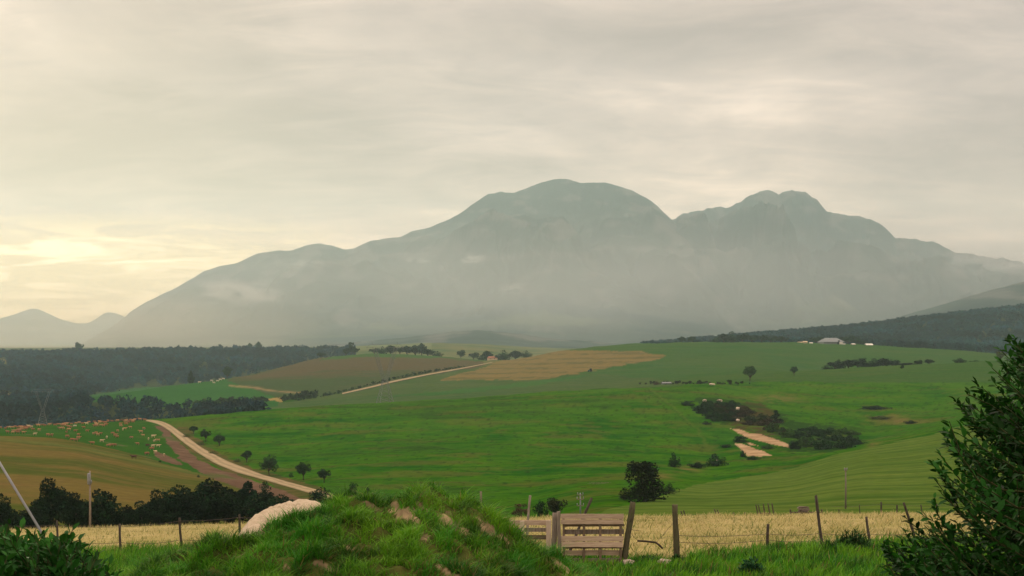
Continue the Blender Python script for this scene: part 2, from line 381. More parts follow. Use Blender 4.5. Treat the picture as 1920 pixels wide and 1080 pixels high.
# ------------------------------------------------------------------ land cover
def landcover():
    PX = np.repeat(PXG[None, :], ND, 0); PY = YT; D = YW
    wob = np.clip(D / 600, 0.2, 1.0)
    nx = fbm(XW / 18, YW / 18, 31, 4) * 5.0; ny = fbm(XW / 22, YW / 22, 37, 4) * 2.2
    px = PX + nx; py = PY + ny
    cls = np.zeros(D.shape, np.int8); col = np.zeros(D.shape + (3,))
    C = lambda *c: np.array(c)
    n1 = fbm(XW / 22, YW / 22, 1, 5); n2 = fbm(XW / 140, YW / 140, 2, 4); n3 = fbm(XW / 5.5, YW / 5.5, 3, 4)
    # contour-wise streaks: long across the view, short in depth
    st = fbm(XW / 60, YW / 5.5, 4, 4)
    def mixc(a, b, f): f = np.clip(f, 0, 1)[..., None]; return a * (1 - f) + b * f
    green = mixc(C(0.011, 0.072, 0.003), C(0.046, 0.124, 0.004), 0.5 + n1 * 0.55 + st * 0.3 + n2 * 0.3 + n3 * 0.25)
    green = mixc(green, C(0.012, 0.044, 0.006), sstep(n2 * 0.8 + st * 0.4 + n1 * 0.6 + n3 * 0.2, 0.1, 0.8) * 0.75)
    green = mixc(green, C(0.075, 0.080, 0.016), sstep(fbm(XW / 38, YW / 24, 8, 5) + n3 * 0.25, 0.15, 0.6) * 0.55)
    green = mixc(green, C(0.046, 0.118, 0.008), sstep(YW, 430, 700) * sstep(fbm(XW / 70, YW / 30, 18, 4), -0.3, 0.4) * 0.6)
    spots = sstep(fbm(XW / 2.6, YW / 4.5, 19, 3), 0.42, 0.7) * 0.6
    green = mixc(green, C(0.010, 0.030, 0.005), spots)
    trk = np.exp(-((px - np.interp(PY, [725, 745, 775, 810, 835], [1213, 1240, 1276, 1311, 1326])) / 3.2) ** 2) * ((PY > 724) & (PY < 835) & (YW > 380) & (YW < 800))
    green = mixc(green, C(0.060, 0.105, 0.014), trk * 0.7)
    trk2 = np.exp(-((px + 5 - np.interp(PY, [725, 745, 775, 810, 835], [1213, 1240, 1276, 1311, 1326])) / 1.6) ** 2) * ((PY > 724) & (PY < 800) & (YW > 380) & (YW < 800))
    green = mixc(green, C(0.012, 0.035, 0.006), trk2 * np.clip(0.5 + n3, 0, 1) * 0.7)
    col[:] = green
    def put(c, mask, k, soft=None):
        cls[mask] = k; col[mask] = c[mask] if c.ndim == 3 else c
    # far default: dull green plain
    far = mixc(C(0.05, 0.085, 0.024), C(0.115, 0.115, 0.04), 0.5 + n2)
    put(far, D > 1150, 1)
    # olive field on the right
    OL = [(1085,990),(1130,958),(1200,941),(1300,910),(1400,895),(1480,880),(1560,853),(1640,837),(1740,815),(1920,770),(2600,660),(2600,1100),(1085,1100)]
    olive = mixc(C(0.050, 0.102, 0.014), C(0.092, 0.136, 0.024), 0.5 + st * 0.6 + n1 * 0.2)
    rowl = np.sin((YW * 0.9 + XW * 0.16 + n2 * 14) / 5.2) ** 8
    olive = mixc(olive, C(0.024, 0.066, 0.010), rowl * 0.38 + sstep(n2, 0.1, 0.6) * 0.35)
    put(olive, pip(px, py, OL) & (D > 95) & (D < 700), 2)
    # brown hill at the left and the cattle pasture behind it
    HB = [(-1200,815),(0,817),(80,820),(150,828),(250,851),(330,876),(400,893),(460,912),(520,960),(520,1100),(-1200,1100)]
    brown = mixc(C(0.112, 0.088, 0.023), C(0.054, 0.072, 0.012), sstep(fbm(XW / 120 + YW / 260, YW / 26, 12, 4) + n2 * 0.3, -0.35, 0.45))
    brown = mixc(brown, C(0.145, 0.095, 0.034), sstep(st + n1 * 0.3, 0.2, 0.8) * 0.5)
    track = np.exp(-((py - np.interp(PX, [0, 100, 180, 260, 330, 400], [823, 833, 846, 864, 880, 893])) / 3.0) ** 2)
    brown = mixc(brown, C(0.085, 0.105, 0.025), track * 0.8)
    put(brown, pip(px, py, HB) & (D > 105) & (D < 700), 3)
    PA = [(-1200,780),(300,780),(345,850),(392,893),(330,876),(250,851),(150,828),(80,820),(0,817),(-1200,815)]
    past = mixc(C(0.015, 0.070, 0.006), C(0.028, 0.085, 0.008), 0.5 + n1 * 0.6)
    past = mixc(past, C(0.11, 0.085, 0.05), sstep(n3 + n1, 0.75, 1.2) * 0.6)
    put(past, pip(px, py, PA) & (D > 330) & (D < 760), 4)
    PL = [(292,797),(305,797),(318,812),(335,828),(366,857),(411,881),(464,897),(498,910),(533,922),(590,945),(540,950),(470,925),(427,907),(383,890),(356,871),(336,858),(318,838),(304,815)]
    plough = mixc(C(0.085, 0.052, 0.032), C(0.135, 0.088, 0.055), 0.5 + n3 * 0.5 + n1 * 0.3)
    plough = mixc(plough, C(0.05, 0.085, 0.02), sstep(n1 + n3 * 0.4, 0.45, 0.8) * 0.7)
    put(plough, pip(px, py, PL) & (D > 200) & (D < 760), 5)
    put(plough, pip(px, py, [(285,845),(330,858),(345,872),(330,872),(300,862)]) & (D > 200) & (D < 760), 5)
    # verge of the dirt road
    VG = [(330,800),(350,800),(385,836),(430,860),(495,884),(590,910),(640,935),(560,945),(500,905),(430,888),(360,850),(330,820)]
    verge = mixc(C(0.035, 0.060, 0.011), C(0.095, 0.075, 0.025), 0.5 + n3 * 0.5 + n1 * 0.5)
    m = pip(px, py, VG) & (D > 200) & (D < 760) & (cls == 0); put(verge, m, 0)
    # gully on the right: scrub, bare soil
    GU = [(1300,748),(1345,742),(1400,755),(1445,765),(1490,790),(1560,795),(1625,825),(1560,850),(1480,850),(1420,815),(1370,800),(1330,785)]
    scrub = mixc(C(0.016, 0.050, 0.007), C(0.048, 0.042, 0.014), sstep(np.interp(PX, [1340, 1400, 1440, 1480], [0, 1, 1, 0]) + n1 * 0.5 - np.abs(py - 785) / 60, 0.1, 0.7))
    px2 = PX + nx * 2.2 + n3 * 7; py2 = PY + ny * 2.4 + n3 * 2.5; scrub = mixc(scrub, green, sstep(n3 + n1 * 0.6, 0.1, 0.6) * 0.7); put(scrub, pip(px2, py2, GU) & (D > 300) & (D < 900), 0)
    for cx, cy, rx, ry in ((1660, 778, 45, 6), (1700, 790, 40, 4), (1240, 892, 22, 6), (1640, 835, 16, 7), (1290, 880, 26, 7), (1560, 820, 20, 6), (1450, 748, 50, 8)):
        e = np.exp(-((px - cx) / rx) ** 2 - ((py - cy) / ry) ** 2) * ((D > 180) & (D < 1000) & (cls == 0))
        col[:] = mixc(col, C(0.13, 0.10, 0.035), e * np.clip(0.5 + n3 * 0.9 + n1 * 0.7, 0, 1) * 0.8)
    EA = [(1369,803),(1385,804),(1404,812),(1426,814),(1443,820),(1467,828),(1487,838),(1477,839),(1457,835),(1428,828),(1404,822),(1390,815)]
    EB = [(1377,831),(1395,833),(1416,841),(1450,854),(1428,856),(1402,856),(1390,844)]
    EC = [(1398,829),(1410,831),(1422,836),(1408,835)]
    earth = mixc(C(0.25, 0.165, 0.085), C(0.40, 0.285, 0.165), 0.5 + n3 * 0.7)
    for e in (EA, EB, EC): put(earth, pip(PX + nx * 0.3, PY + ny * 0.4, e) & (D > 300) & (D < 900), 6)
    # fields beyond the crest
    ok = (D > 745) & (D < 1750)
    dull = mixc(C(0.032, 0.076, 0.018), C(0.060, 0.088, 0.026), 0.5 + st * 0.5 + n2 * 0.3)
    put(dull, ok & pip(px, py, [(470,790),(520,756),(640,737),(760,712),(900,687),(940,676),(1130,700),(1280,716),(1290,740),(700,790)]), 7)
    put(mixc(C(0.030, 0.090, 0.018), C(0.042, 0.100, 0.022), 0.5 + n2), ok & pip(px, py, [(820,735),(1130,700),(1010,722),(860,738),(700,745)]), 7)
    ridge = mixc(C(0.024, 0.080, 0.014), C(0.050, 0.088, 0.020), 0.45 + st * 0.5 + n2 * 0.3)
    put(ridge, ok & (D > 800) & pip(px, py, [(935,690),(1000,660),(1050,640),(2600,630),(2600,720),(1400,716),(1280,716),(1130,702)]), 8)
    stub = mixc(C(0.175, 0.125, 0.042), C(0.108, 0.098, 0.032), 0.5 + st * 0.3)
    ln = np.sin((py + 0.014 * (PX - 1000)) * 2 * np.pi / 8.5)
    stub = mixc(stub, C(0.085, 0.080, 0.026), sstep(ln + st * 0.3, 0.45, 0.95) * 0.85)
    put(stub, ok & pip(px, py, [(815,713),(905,689),(940,675),(1000,660),(1050,657),(1120,657),(1200,659),(1252,667),(1230,674),(1150,688),(1100,697),(1010,712)]), 9)
    tongue = mixc(C(0.018, 0.082, 0.014), C(0.026, 0.094, 0.018), 0.5 + n2)
    put(tongue, ok & pip(px, py, [(150,750),(175,740),(430,700),(470,725),(530,742),(520,762),(300,765)]), 10)
    brn = mixc(C(0.076, 0.064, 0.030), C(0.040, 0.066, 0.022), sstep(st * 0.6 + n2 * 0.4 + (py - 700) / 40, -0.3, 0.6))
    put(brn, ok & pip(px, py, [(425,713),(600,660),(830,660),(905,668),(905,687),(760,712),(640,738),(530,750),(470,728)]), 11)
    put(C(0.036, 0.090, 0.018), ok & pip(px, py, [(600,676),(655,655),(840,655),(940,668),(905,678),(840,672),(680,669)]), 11)
    put(C(0.24, 0.18, 0.06), ok & pip(px, py, [(488,752),(505,746),(540,744),(530,752)]), 11)
    foot = np.exp(-((py - np.interp(PX, [430, 520, 560], [722, 733, 738])) / 1.6) ** 2) * ((PX > 428) & (PX < 570) & ok)
    col[:] = mixc(col, C(0.26, 0.18, 0.09), foot * 0.7)
    # forest floor: the valley at the left, and the wooded hill at the right
    FL = [(-1200,655),(640,653),(690,668),(600,676),(520,695),(430,713),(175,748),(290,764),(500,768),(500,900),(-1200,900)]
    fm = (D > 760) & (D < 2450) & pip(PX, np.where(PY > 800, 770, PY), FL) & (cls != 10) & (cls != 11) & (cls != 7)
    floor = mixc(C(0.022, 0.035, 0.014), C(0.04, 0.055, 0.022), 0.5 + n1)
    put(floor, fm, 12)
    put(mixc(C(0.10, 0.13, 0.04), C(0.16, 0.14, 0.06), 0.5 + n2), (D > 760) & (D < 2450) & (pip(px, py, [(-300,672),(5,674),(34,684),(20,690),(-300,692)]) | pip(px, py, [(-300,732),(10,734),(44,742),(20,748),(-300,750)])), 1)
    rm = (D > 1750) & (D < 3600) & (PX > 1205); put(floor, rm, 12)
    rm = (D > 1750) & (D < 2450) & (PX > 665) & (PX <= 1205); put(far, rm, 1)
    put(mixc(C(0.12, 0.14, 0.055), C(0.09, 0.12, 0.045), 0.5 + n2), (D > 2450) & (D < 4500) & (PX < 810) & (PX > 640), 1)
    # straw field and the grass in front of the fence
    D4 = RDIST[4][None, :]; D5 = RDIST[5][None, :]
    straw = mixc(C(0.40, 0.33, 0.15), C(0.30, 0.27, 0.10), 0.5 + fbm(XW / 6, YW / 2.5, 21, 4) * 0.7)
    straw = mixc(straw, C(0.11, 0.115, 0.028), sstep(fbm(XW / 9, YW / 5, 22, 4), 0.2, 0.7) * 0.65)
    put(straw, (D > D4 * (1.04 + 0.05 * fbm(XW / 1.5, YW / 1.5, 23, 2))) & (D < D5 * 1.25), 13)
    put(mixc(C(0.040, 0.105, 0.012), C(0.075, 0.10, 0.025), 0.5 + n3 * 0.5), D <= D4 * (1.04 + 0.05 * fbm(XW / 1.5, YW / 1.5, 23, 2)), 14)
    put(mixc(C(0.05, 0.085, 0.02), C(0.09, 0.10, 0.03), 0.5 + n1), (D >= D5 * 1.25) & (D < 128) & (cls == 0), 0)
    return cls, col
CLS, LCOL = landcover()
LC = {0: ('green_field', 'bright green rolling field in the middle of the valley'), 1: ('plain', 'pale flat farmland reaching to the foot of the mountains'),
      2: ('olive_field', 'olive green sloping field right of the gully'), 3: ('brown_hill', 'brown grassy hill at the left below the cattle'),
      4: ('pasture', 'green pasture the cattle graze beside the dirt road'), 5: ('ploughed_strip', 'bare brown ploughed strip beside the dirt road'),
      6: ('bare_earth', 'orange bare earth scars beside the gully'), 7: ('lower_field', 'dull green field below the far road'),
      8: ('hilltop_field', 'green field on the far hill below the farm buildings'), 9: ('stubble_field', 'golden striped stubble field on the far hill'),
      10: ('tongue_field', 'green tongue of field in front of the dark wood'), 11: ('fallow_field', 'brownish fallow field left of the far road'),
      12: ('forest_floor', 'dark ground under the woods'), 13: ('dry_field', 'straw yellow dry field behind the fences'), 14: ('ground', 'grassy ground in front of the fences')}
def build_terrain():
    idx = np.arange(NU * ND).reshape(ND, NU)
    V = np.stack([XW, YW, ZT], -1).reshape(-1, 3); colf = LCOL.reshape(-1, 3)
    Q = np.stack([idx[:-1, :-1], idx[:-1, 1:], idx[1:, 1:], idx[1:, :-1]], -1).reshape(-1, 4)
    # vertex normals of the whole sheet, kept across the borders of the pieces
    N = np.cross(np.stack([np.gradient(XW, axis=1), np.gradient(YW, axis=1), np.gradient(ZT, axis=1)], -1),
                 np.stack([np.gradient(XW, axis=0), np.gradient(YW, axis=0), np.gradient(ZT, axis=0)], -1))
    N /= np.linalg.norm(N, axis=-1, keepdims=True) + 1e-12; N = N.reshape(-1, 3)
    fc = CLS[:-1, :-1].reshape(-1)
    for k, (nm, lab) in LC.items():
        q = Q[fc == k]
        if len(q) == 0: continue
        used, inv = np.unique(q, return_inverse=True); q2 = inv.reshape(-1, 4)
        me = mesh(nm, V[used], q2, None, True, colf[used])
        me.normals_split_custom_set_from_vertices(N[used].astype(np.float32))
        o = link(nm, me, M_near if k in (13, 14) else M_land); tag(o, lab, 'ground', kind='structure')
build_terrain()
def behind():   # ground carries on behind the viewer
    xs = np.linspace(-60, 60, 25); ys = np.linspace(-60, 1.55, 14)
    X, Y = np.meshgrid(xs, ys); Z = np.full(X.shape, -1.72) + (Y < 1) * 0.02 * fbm(X / 4, Y / 4, 3, 2)
    i = np.arange(X.size).reshape(X.shape)
    q = np.stack([i[:-1, :-1], i[:-1, 1:], i[1:, 1:], i[1:, :-1]], -1).reshape(-1, 4)
    o = link('ground', mesh('ground', np.stack([X, Y, Z], -1).reshape(-1, 3), q, None, True, np.tile((0.05, 0.10, 0.015), (X.size, 1))), M_near)
    tag(o, 'grassy ground around and behind the viewer', 'ground', kind='structure')
behind()

# ------------------------------------------------------------------ mountains
def ridge_mesh(name, label, sky, dist, d0, zbase, seed, spur=0.16, prof=1.35, cols=(0, 1), base_green=True, xr=(-700, 2700), ncol=1300, nrow=170, back=0.06, rough=1.6):
    px = np.linspace(xr[0], xr[1], ncol); sx = [p[0] for p in sky]; sy = [p[1] for p in sky]
    dr = np.interp(px, [p[0] for p in dist], [p[1] for p in dist])
    yk = np.interp(px, sx, sy) + fbm(px / 22, px * 0, seed + 50, 4) * rough * 0.8
    zr = (HY - yk) / F * dr
    t = np.concatenate([np.linspace(0, 1, nrow), 1 + np.linspace(0, 1, 40)[1:]])[:, None]
    tf = np.minimum(t, 1); tb = np.maximum(t - 1, 0)
    D = d0 + (dr[None] - d0) * tf + tb * dr[None] * back
    X = (px[None] - 960) / F * D
    s = tf ** prof * (1 - tb ** 1.3)
    rise = (zr - zbase)[None]
    n = ridged(X / 900 + 0.25 * fbm(X / 700, D / 700, seed + 7, 3), D / 2300, seed, 5, 0.5) - 0.55
    win = np.sin(np.clip(tf, 0, 1) * np.pi) ** 0.8 * sstep(tf, 0.05, 0.55) * np.where(t > 1, 0.3, 1)
    Z = zbase + rise * np.clip(s + spur * 1.25 * n * win, -0.05, None)
    # nothing may stand above the skyline drawn by the ridge itself
    lim = zr[None] / dr[None] * D - 0.004 * (1 - tf) * D - 3 * (tf < 0.999)
    Z = np.where(t < 1, np.minimum(Z, lim), Z)
    Z = np.maximum(np.where((zr[None] < zbase + 2), np.minimum(Z, zbase - 25), Z), zbase - 40)
    m1 = fbm(X / 420, D / 420, seed + 3, 5); m2 = fbm(X / 150, Z / 70, seed + 4, 4)
    C = lambda *c: np.array(c)
    g = np.clip(0.5 + m1 * 0.5, 0, 1)[..., None]; r = sstep(m2 + tf * 0.9 + n * 0.4, 0.75, 1.3)[..., None] * 0.6
    col = C(0.026, 0.040, 0.032) * (1 - g) + C(0.052, 0.070, 0.056) * g
    col = col * (1 - r) + C(0.14, 0.135, 0.12) * r
    if base_green:
        wood = (sstep(fbm(X / 900, D / 330, seed + 9, 4), 0.05, 0.3) * sstep(0.42 - tf + 0 * D, 0, 0.2))[..., None]
        col = col * (1 - wood) + C(0.010, 0.030, 0.030) * wood
        pale = (sstep(fbm(X / 700, D / 250, seed + 19, 4), 0.25, 0.45) * sstep(0.30 - tf + 0 * D, 0, 0.1))[..., None] * 0.25
        col = col * (1 - pale) + C(0.15, 0.19, 0.07) * pale
    i = np.arange(X.size).reshape(X.shape)
    q = np.stack([i[:-1, :-1], i[:-1, 1:], i[1:, 1:], i[1:, :-1]], -1).reshape(-1, 4)
    o = link(name, mesh(name, np.stack([X, D + 0 * X, Z], -1).reshape(-1, 3), q, None, True, col.reshape(-1, 3)), M_mount)
    return tag(o, label, 'mountain', kind='structure')
SK1 = [(-700,760),(60,690),(120,657),(165,637),(215,610),(250,580),(300,553),(330,540),(380,510),(410,499),(445,493),(480,476),(520,470),(550,469),(575,460),(600,456),(625,461),(645,468),(665,466),(690,453),(720,447),(750,445),(770,434),(800,428),(830,417),(860,402),(890,380),(915,364),(940,360),(965,361),(990,352),(1015,342),(1040,336),(1060,335),(1090,343),(1135,342),(1160,349),(1185,357),(1210,370),(1235,388),(1258,411),(1300,450),(1350,512),(1400,562),(1450,600),(1520,632),(1620,660),(2700,900)]
SK2 = [(-700,800),(900,640),(1050,540),(1150,460),(1230,420),(1258,411),(1280,401),(1310,395),(1350,387),(1362,391),(1385,381),(1400,370),(1425,357),(1445,359),(1460,362),(1485,356),(1510,362),(1530,372),(1550,397),(1580,402),(1610,405),(1645,416),(1670,438),(1680,446),(1710,447),(1760,457),(1790,473),(1830,478),(1870,484),(1920,492),(2100,520),(2700,600)]
SK3 = [(-700,610),(-200,602),(0,598),(25,590),(50,581),(65,578),(80,583),(110,597),(135,605),(160,607),(175,602),(190,590),(205,584),(220,588),(260,605),(400,640),(700,660),(2700,700)]
SK4 = [(-700,900),(1500,690),(1600,628),(1700,589),(1750,576),(1800,561),(1850,546),(1920,528),(2200,440),(2700,330)]
SK5 = [(-700,700),(540,655),(600,649),(650,643),(750,634),(800,628),(860,621),(900,619),(960,624),(1020,633),(1100,640),(1250,650),(2700,700)]
ridge_mesh('mountain', 'broad domed mountain rising behind the fields', SK1, [(-700,8200),(1100,8200),(1600,7400),(2700,7000)], 5000, -25, 3)
ridge_mesh('mountain', 'jagged twin topped peak right of the domed mountain', SK2, [(-700,8900),(2700,8900)], 5600, -25, 23, spur=0.24, rough=4.5)
ridge_mesh('mountain', 'faint far mountains on the left horizon', SK3, [(-700,11600),(2700,11600)], 9200, -60, 43, ncol=400, nrow=80, base_green=False, rough=1.0)
ridge_mesh('hill', 'grey sloping shoulder of hill at the right edge', SK4, [(-700,5200),(2700,5200)], 3700, -15, 63, spur=0.05, prof=1.0, ncol=400, nrow=90)
ridge_mesh('hill', 'low blue wooded foothill under the domed mountain', SK5, [(-700,4700),(2700,4700)], 3900, -18, 83, spur=0.06, prof=0.9, ncol=400, nrow=90)

# ------------------------------------------------------------------ roads
def ribbon(name, up, lo, label, dmin, lift=0.10, n=200, across=11):
    def res(p):
        p = np.array(p, float); s = np.concatenate([[0], np.cumsum(np.hypot(*np.diff(p, axis=0).T))]); q = np.linspace(0, s[-1], n)
        return np.stack([gauss1(np.interp(q, s, p[:, i]), 3) for i in (0, 1)], 1)
    A = res(up); B = res(lo); V = []; CO = []
    for a, b in zip(A, B):
        pa = hit(a[0], a[1], dmin); pb = hit(b[0], b[1], dmin)
        for k in range(across):
            p = pa.lerp(pb, k / (across - 1)); z = float(gz(p.x, p.y)) + lift - 0.10 * abs(k / (across - 1) * 2 - 1) ** 4
            V.append((p.x, p.y, z))
            q = abs(k / (across - 1) * 2 - 1); f = 0.80 + 0.30 * math.exp(-((q - 0.5) / 0.2) ** 2) - 0.12 * (q > 0.95); CO.append((0.33 * f, 0.265 * f, 0.155 * f))
    i = np.arange(n * across).reshape(n, across)
    q = np.stack([i[:-1, :-1], i[:-1, 1:], i[1:, 1:], i[1:, :-1]], -1).reshape(-1, 4)
    return tag(link(name, mesh(name, V, q, None, True, np.array(CO)), M_land), label, 'road', kind='structure')
ribbon('road', [(272,787),(284,787),(301,789),(319,796),(330,804),(379,840),(427,865),(492,890),(582,915),(640,930)],
       [(272,789.5),(280,790.5),(301,797),(319,809),(340,827),(366,846),(403,869),(444,886),(492,899),(578,924),(636,940)], 'pale dirt road curving down past the cattle pasture', 200, 0.14)
ribbon('road', [(640,738),(700,724),(740,714),(800,702),(850,693),(885,687),(925,679)], [(640,740.5),(700,727),(740,717),(800,704.5),(850,695.5),(885,688.6),(925,680)], 'thin pale track crossing the far brown fields', 760, 0.5)
# ------------------------------------------------------------------ mound, sandy heap
MOUND_D = 17.0
MS = [(150,1110),(240,1078),(330,1053),(400,1031),(440,1020),(480,1022),(520,1004),(560,982),(600,968),(640,955),(680,944),(730,939),(770,932),(800,928),(830,941),(870,953),(910,974),(950,1001),(990,1022),(1030,1044),(1065,1066),(1090,1085),(1130,1125),(1180,1160)]
def bump_h(X, Y):
    px = X / MOUND_D * F + 960
    top = (HY - np.interp(px, [p[0] for p in MS], [p[1] for p in MS])) / F * MOUND_D
    g0 = gz(px * 0 + X, np.full_like(X, MOUND_D)); h = np.maximum(top - g0, 0)
    h = h * sstep(px, 120, 300) * sstep(-px, -1200, -1120)
    dy = Y - MOUND_D - 0.35 * np.sin((px - 700) / 170)
    w = np.where(dy < 0, 3.6, 2.3)
    return h * np.exp(-np.abs(dy / w) ** 2.3)
def gzm(X, Y):
    X = np.asarray(X, float); Y = np.asarray(Y, float); b = bump_h(X, Y)
    n = fbm(X / 0.45, Y / 0.45, 71, 4) * 0.13 + fbm(X / 1.5, Y / 1.5, 72, 2) * 0.10
    return gz(X, Y) + b + n * np.clip(b / 0.5, 0, 1)
def bare_amt(X, Y, Z):
    """how bare the sandy mound is (patches of its right flank)"""
    px = X / Y * F + 960; py = HY - Z / Y * F
    b = np.zeros_like(px)
    for cx, cy, rx, ry in ((758, 962, 28, 20), (790, 948, 14, 8), (842, 978, 26, 15), (868, 990, 12, 7), (915, 992, 24, 16), (945, 1012, 14, 9), (1052, 1062, 20, 10), (795, 1006, 12, 11), (700, 950, 14, 6), (655, 1025, 13, 8), (850, 1000, 9, 6), (615, 1065, 26, 8), (840, 1072, 30, 7), (480, 1000, 20, 12), (535, 1062, 14, 5)):
        qx = (px - cx) * 0.86 + (py - cy) * 0.5; qy = -(px - cx) * 0.5 + (py - cy) * 0.86; e = np.exp(-((qx / (rx * 1.05)) ** 2 + (qy / (ry * 0.68)) ** 2) * 1.1)
        b = np.maximum(b, e)
    return np.clip(b * 1.25 + fbm(X / 0.14, Y / 0.14, 77, 4) * 0.65 * (b > 0.06), 0, 1)
def heap(name, fn, x0, x1, y0, y1, n, mat, label, cat, colfn=None):
    X, Y = np.meshgrid(np.linspace(x0, x1, n), np.linspace(y0, y1, n)); Z = fn(X, Y)
    i = np.arange(X.size).reshape(X.shape); q = np.stack([i[:-1, :-1], i[:-1, 1:], i[1:, 1:], i[1:, :-1]], -1).reshape(-1, 4)
    g = gz(X, Y).ravel(); keep = (Z.ravel()[q] > g[q] - 0.03).any(1); q = q[keep]
    used, inv = np.unique(q, return_inverse=True)
    V = np.stack([X, Y, Z], -1).reshape(-1, 3); c = None if colfn is None else colfn(X, Y, Z).reshape(-1, 3)[used]
    o = link(name, mesh(name, V[used], inv.reshape(-1, 4), None, True, c), mat); return o
def moundcol(X, Y, Z):
    b = bare_amt(X, Y, Z)[..., None]; n = np.clip(0.5 + fbm(X / 0.3, Y / 0.3, 78, 3), 0, 1)[..., None]
    soil = np.array((0.29, 0.225, 0.125)) * (0.45 + 0.8 * n); turf = np.array((0.035, 0.055, 0.012)) + n * np.array((0.04, 0.03, 0.01))
    f = sstep(b, 0.3, 0.6); return turf * (1 - f) + soil * f
tag(heap('mound', lambda X, Y: gzm(X, Y) - 0.03 + (fbm(X / 0.16, Y / 0.16, 61, 4) * 0.05 - np.abs(fbm(X / 0.09, Y / 0.2, 62, 3)) * 0.04) * bare_amt(X, Y, gzm(X, Y)), -5.2, 1.6, 11.0, 22.5, 480, M_near, '', '', moundcol), 'grassy mound of sandy earth in the foreground', 'mound', kind='structure')
HD = 20.5
HS = [(430,1030),(455,1005),(470,982),(490,960),(515,947),(545,938),(575,937),(600,940),(640,950),(690,970),(740,1010),(770,1040)]
def heapz(X, Y):
    px = X / HD * F + 960; top = (HY - np.interp(px, [p[0] for p in HS], [p[1] for p in HS])) / F * HD
    g0 = gz(X, np.full_like(X, HD)); h = np.maximum(top - g0 + 0.02, 0) * sstep(px, 425, 470) * sstep(-px, -775, -740)
    dy = Y - HD; h = h * np.exp(-np.abs(dy / np.where(dy < 0, 1.9, 1.3)) ** 2.6)
    n = fbm(X / 0.5, Y / 0.6, 81, 4) * 0.06 - np.abs(fbm(X / 0.22 + Y * 0.9, Y / 0.9, 82, 3)) * 0.022 + fbm(X / 0.07, Y / 0.07, 84, 3) * 0.010
    return gz(X, Y) + h + n * np.clip(h / 0.3, 0, 1) - 0.03
tag(heap('sand_heap', heapz, -4.3, -1.3, 17.8, 23.2, 240, M_sand, '', ''), 'smooth pale heap of sandy soil behind the left shoulder of the grassy mound', 'sand heap')

# ------------------------------------------------------------------ grass (uncountable: stuff)
def blades(name, x, y, z, length, width, col, lean=0.45, seed=0, mat=None, label='', segs=2, wind=(0.15, 0.0)):
    r = np.random.default_rng(seed); n = len(x)
    az = r.uniform(0, 2 * np.pi, n); ln = length * r.uniform(0.55, 1.25, n); le = lean * r.uniform(0.25, 1.5, n)
    dx = np.cos(az) * le + wind[0]; dy = np.sin(az) * le + wind[1]
    fx = -np.sin(az + r.normal(0, 0.8, n)) ; fy = np.cos(az + r.normal(0, 0.8, n))
    w = width * r.uniform(0.6, 1.3, n) / 2
    P = []
    for t, ww in ((0, 1.0), (0.5, 0.85), (1.0, 0.0)) if segs == 2 else ((0, 1.0), (1.0, 0.0)):
        cx = x + dx * ln * t ** 1.7; cy = y + dy * ln * t ** 1.7; cz = z - 0.02 + ln * t * (1 - 0.28 * np.minimum(le, 1.2) * t)
        if ww > 0: P += [np.stack([cx - fx * w * ww, cy - fy * w * ww, cz], -1), np.stack([cx + fx * w * ww, cy + fy * w * ww, cz], -1)]
        else: P.append(np.stack([cx, cy, cz], -1))
    k = len(P); V = np.stack(P, 1).reshape(-1, 3); b = (np.arange(n) * k)[:, None]
    if segs == 2: q = b + np.array([[0, 1, 3, 2]]); t = b + np.array([[2, 3, 4]])
    else: q = None; t = b + np.array([[0, 1, 2]])
    me = mesh(name, V, q, t, False, np.repeat(col, k, 0))
    return tag(link(name, me, mat or M_grass), label, 'grass', kind='stuff')
def grass_cols(x, y, n, r):
    a = np.array((0.036, 0.205, 0.008)); b = np.array((0.140, 0.330, 0.014)); c = np.array((0.014, 0.066, 0.006)); d = np.array((0.22, 0.17, 0.055))
    f = np.clip(0.58 + fbm(x / 0.9, y / 0.9, 91, 3) * 0.9 + r.normal(0, 0.25, n), 0, 1)[:, None]; col = a * (1 - f) + b * f
    g = sstep(fbm(x / 0.7, y / 0.7, 92, 4) + r.normal(0, 0.15, n), 0.0, 0.45)[:, None] * 0.85; col = col * (1 - g) + c * g
    dry = (r.random(n) < 0.02 + 0.13 * sstep(fbm(x / 0.6, y / 0.6, 93, 3), 0.2, 0.6))[:, None]
    return np.where(dry, d * r.uniform(0.5, 1.1, (n, 1)), col)
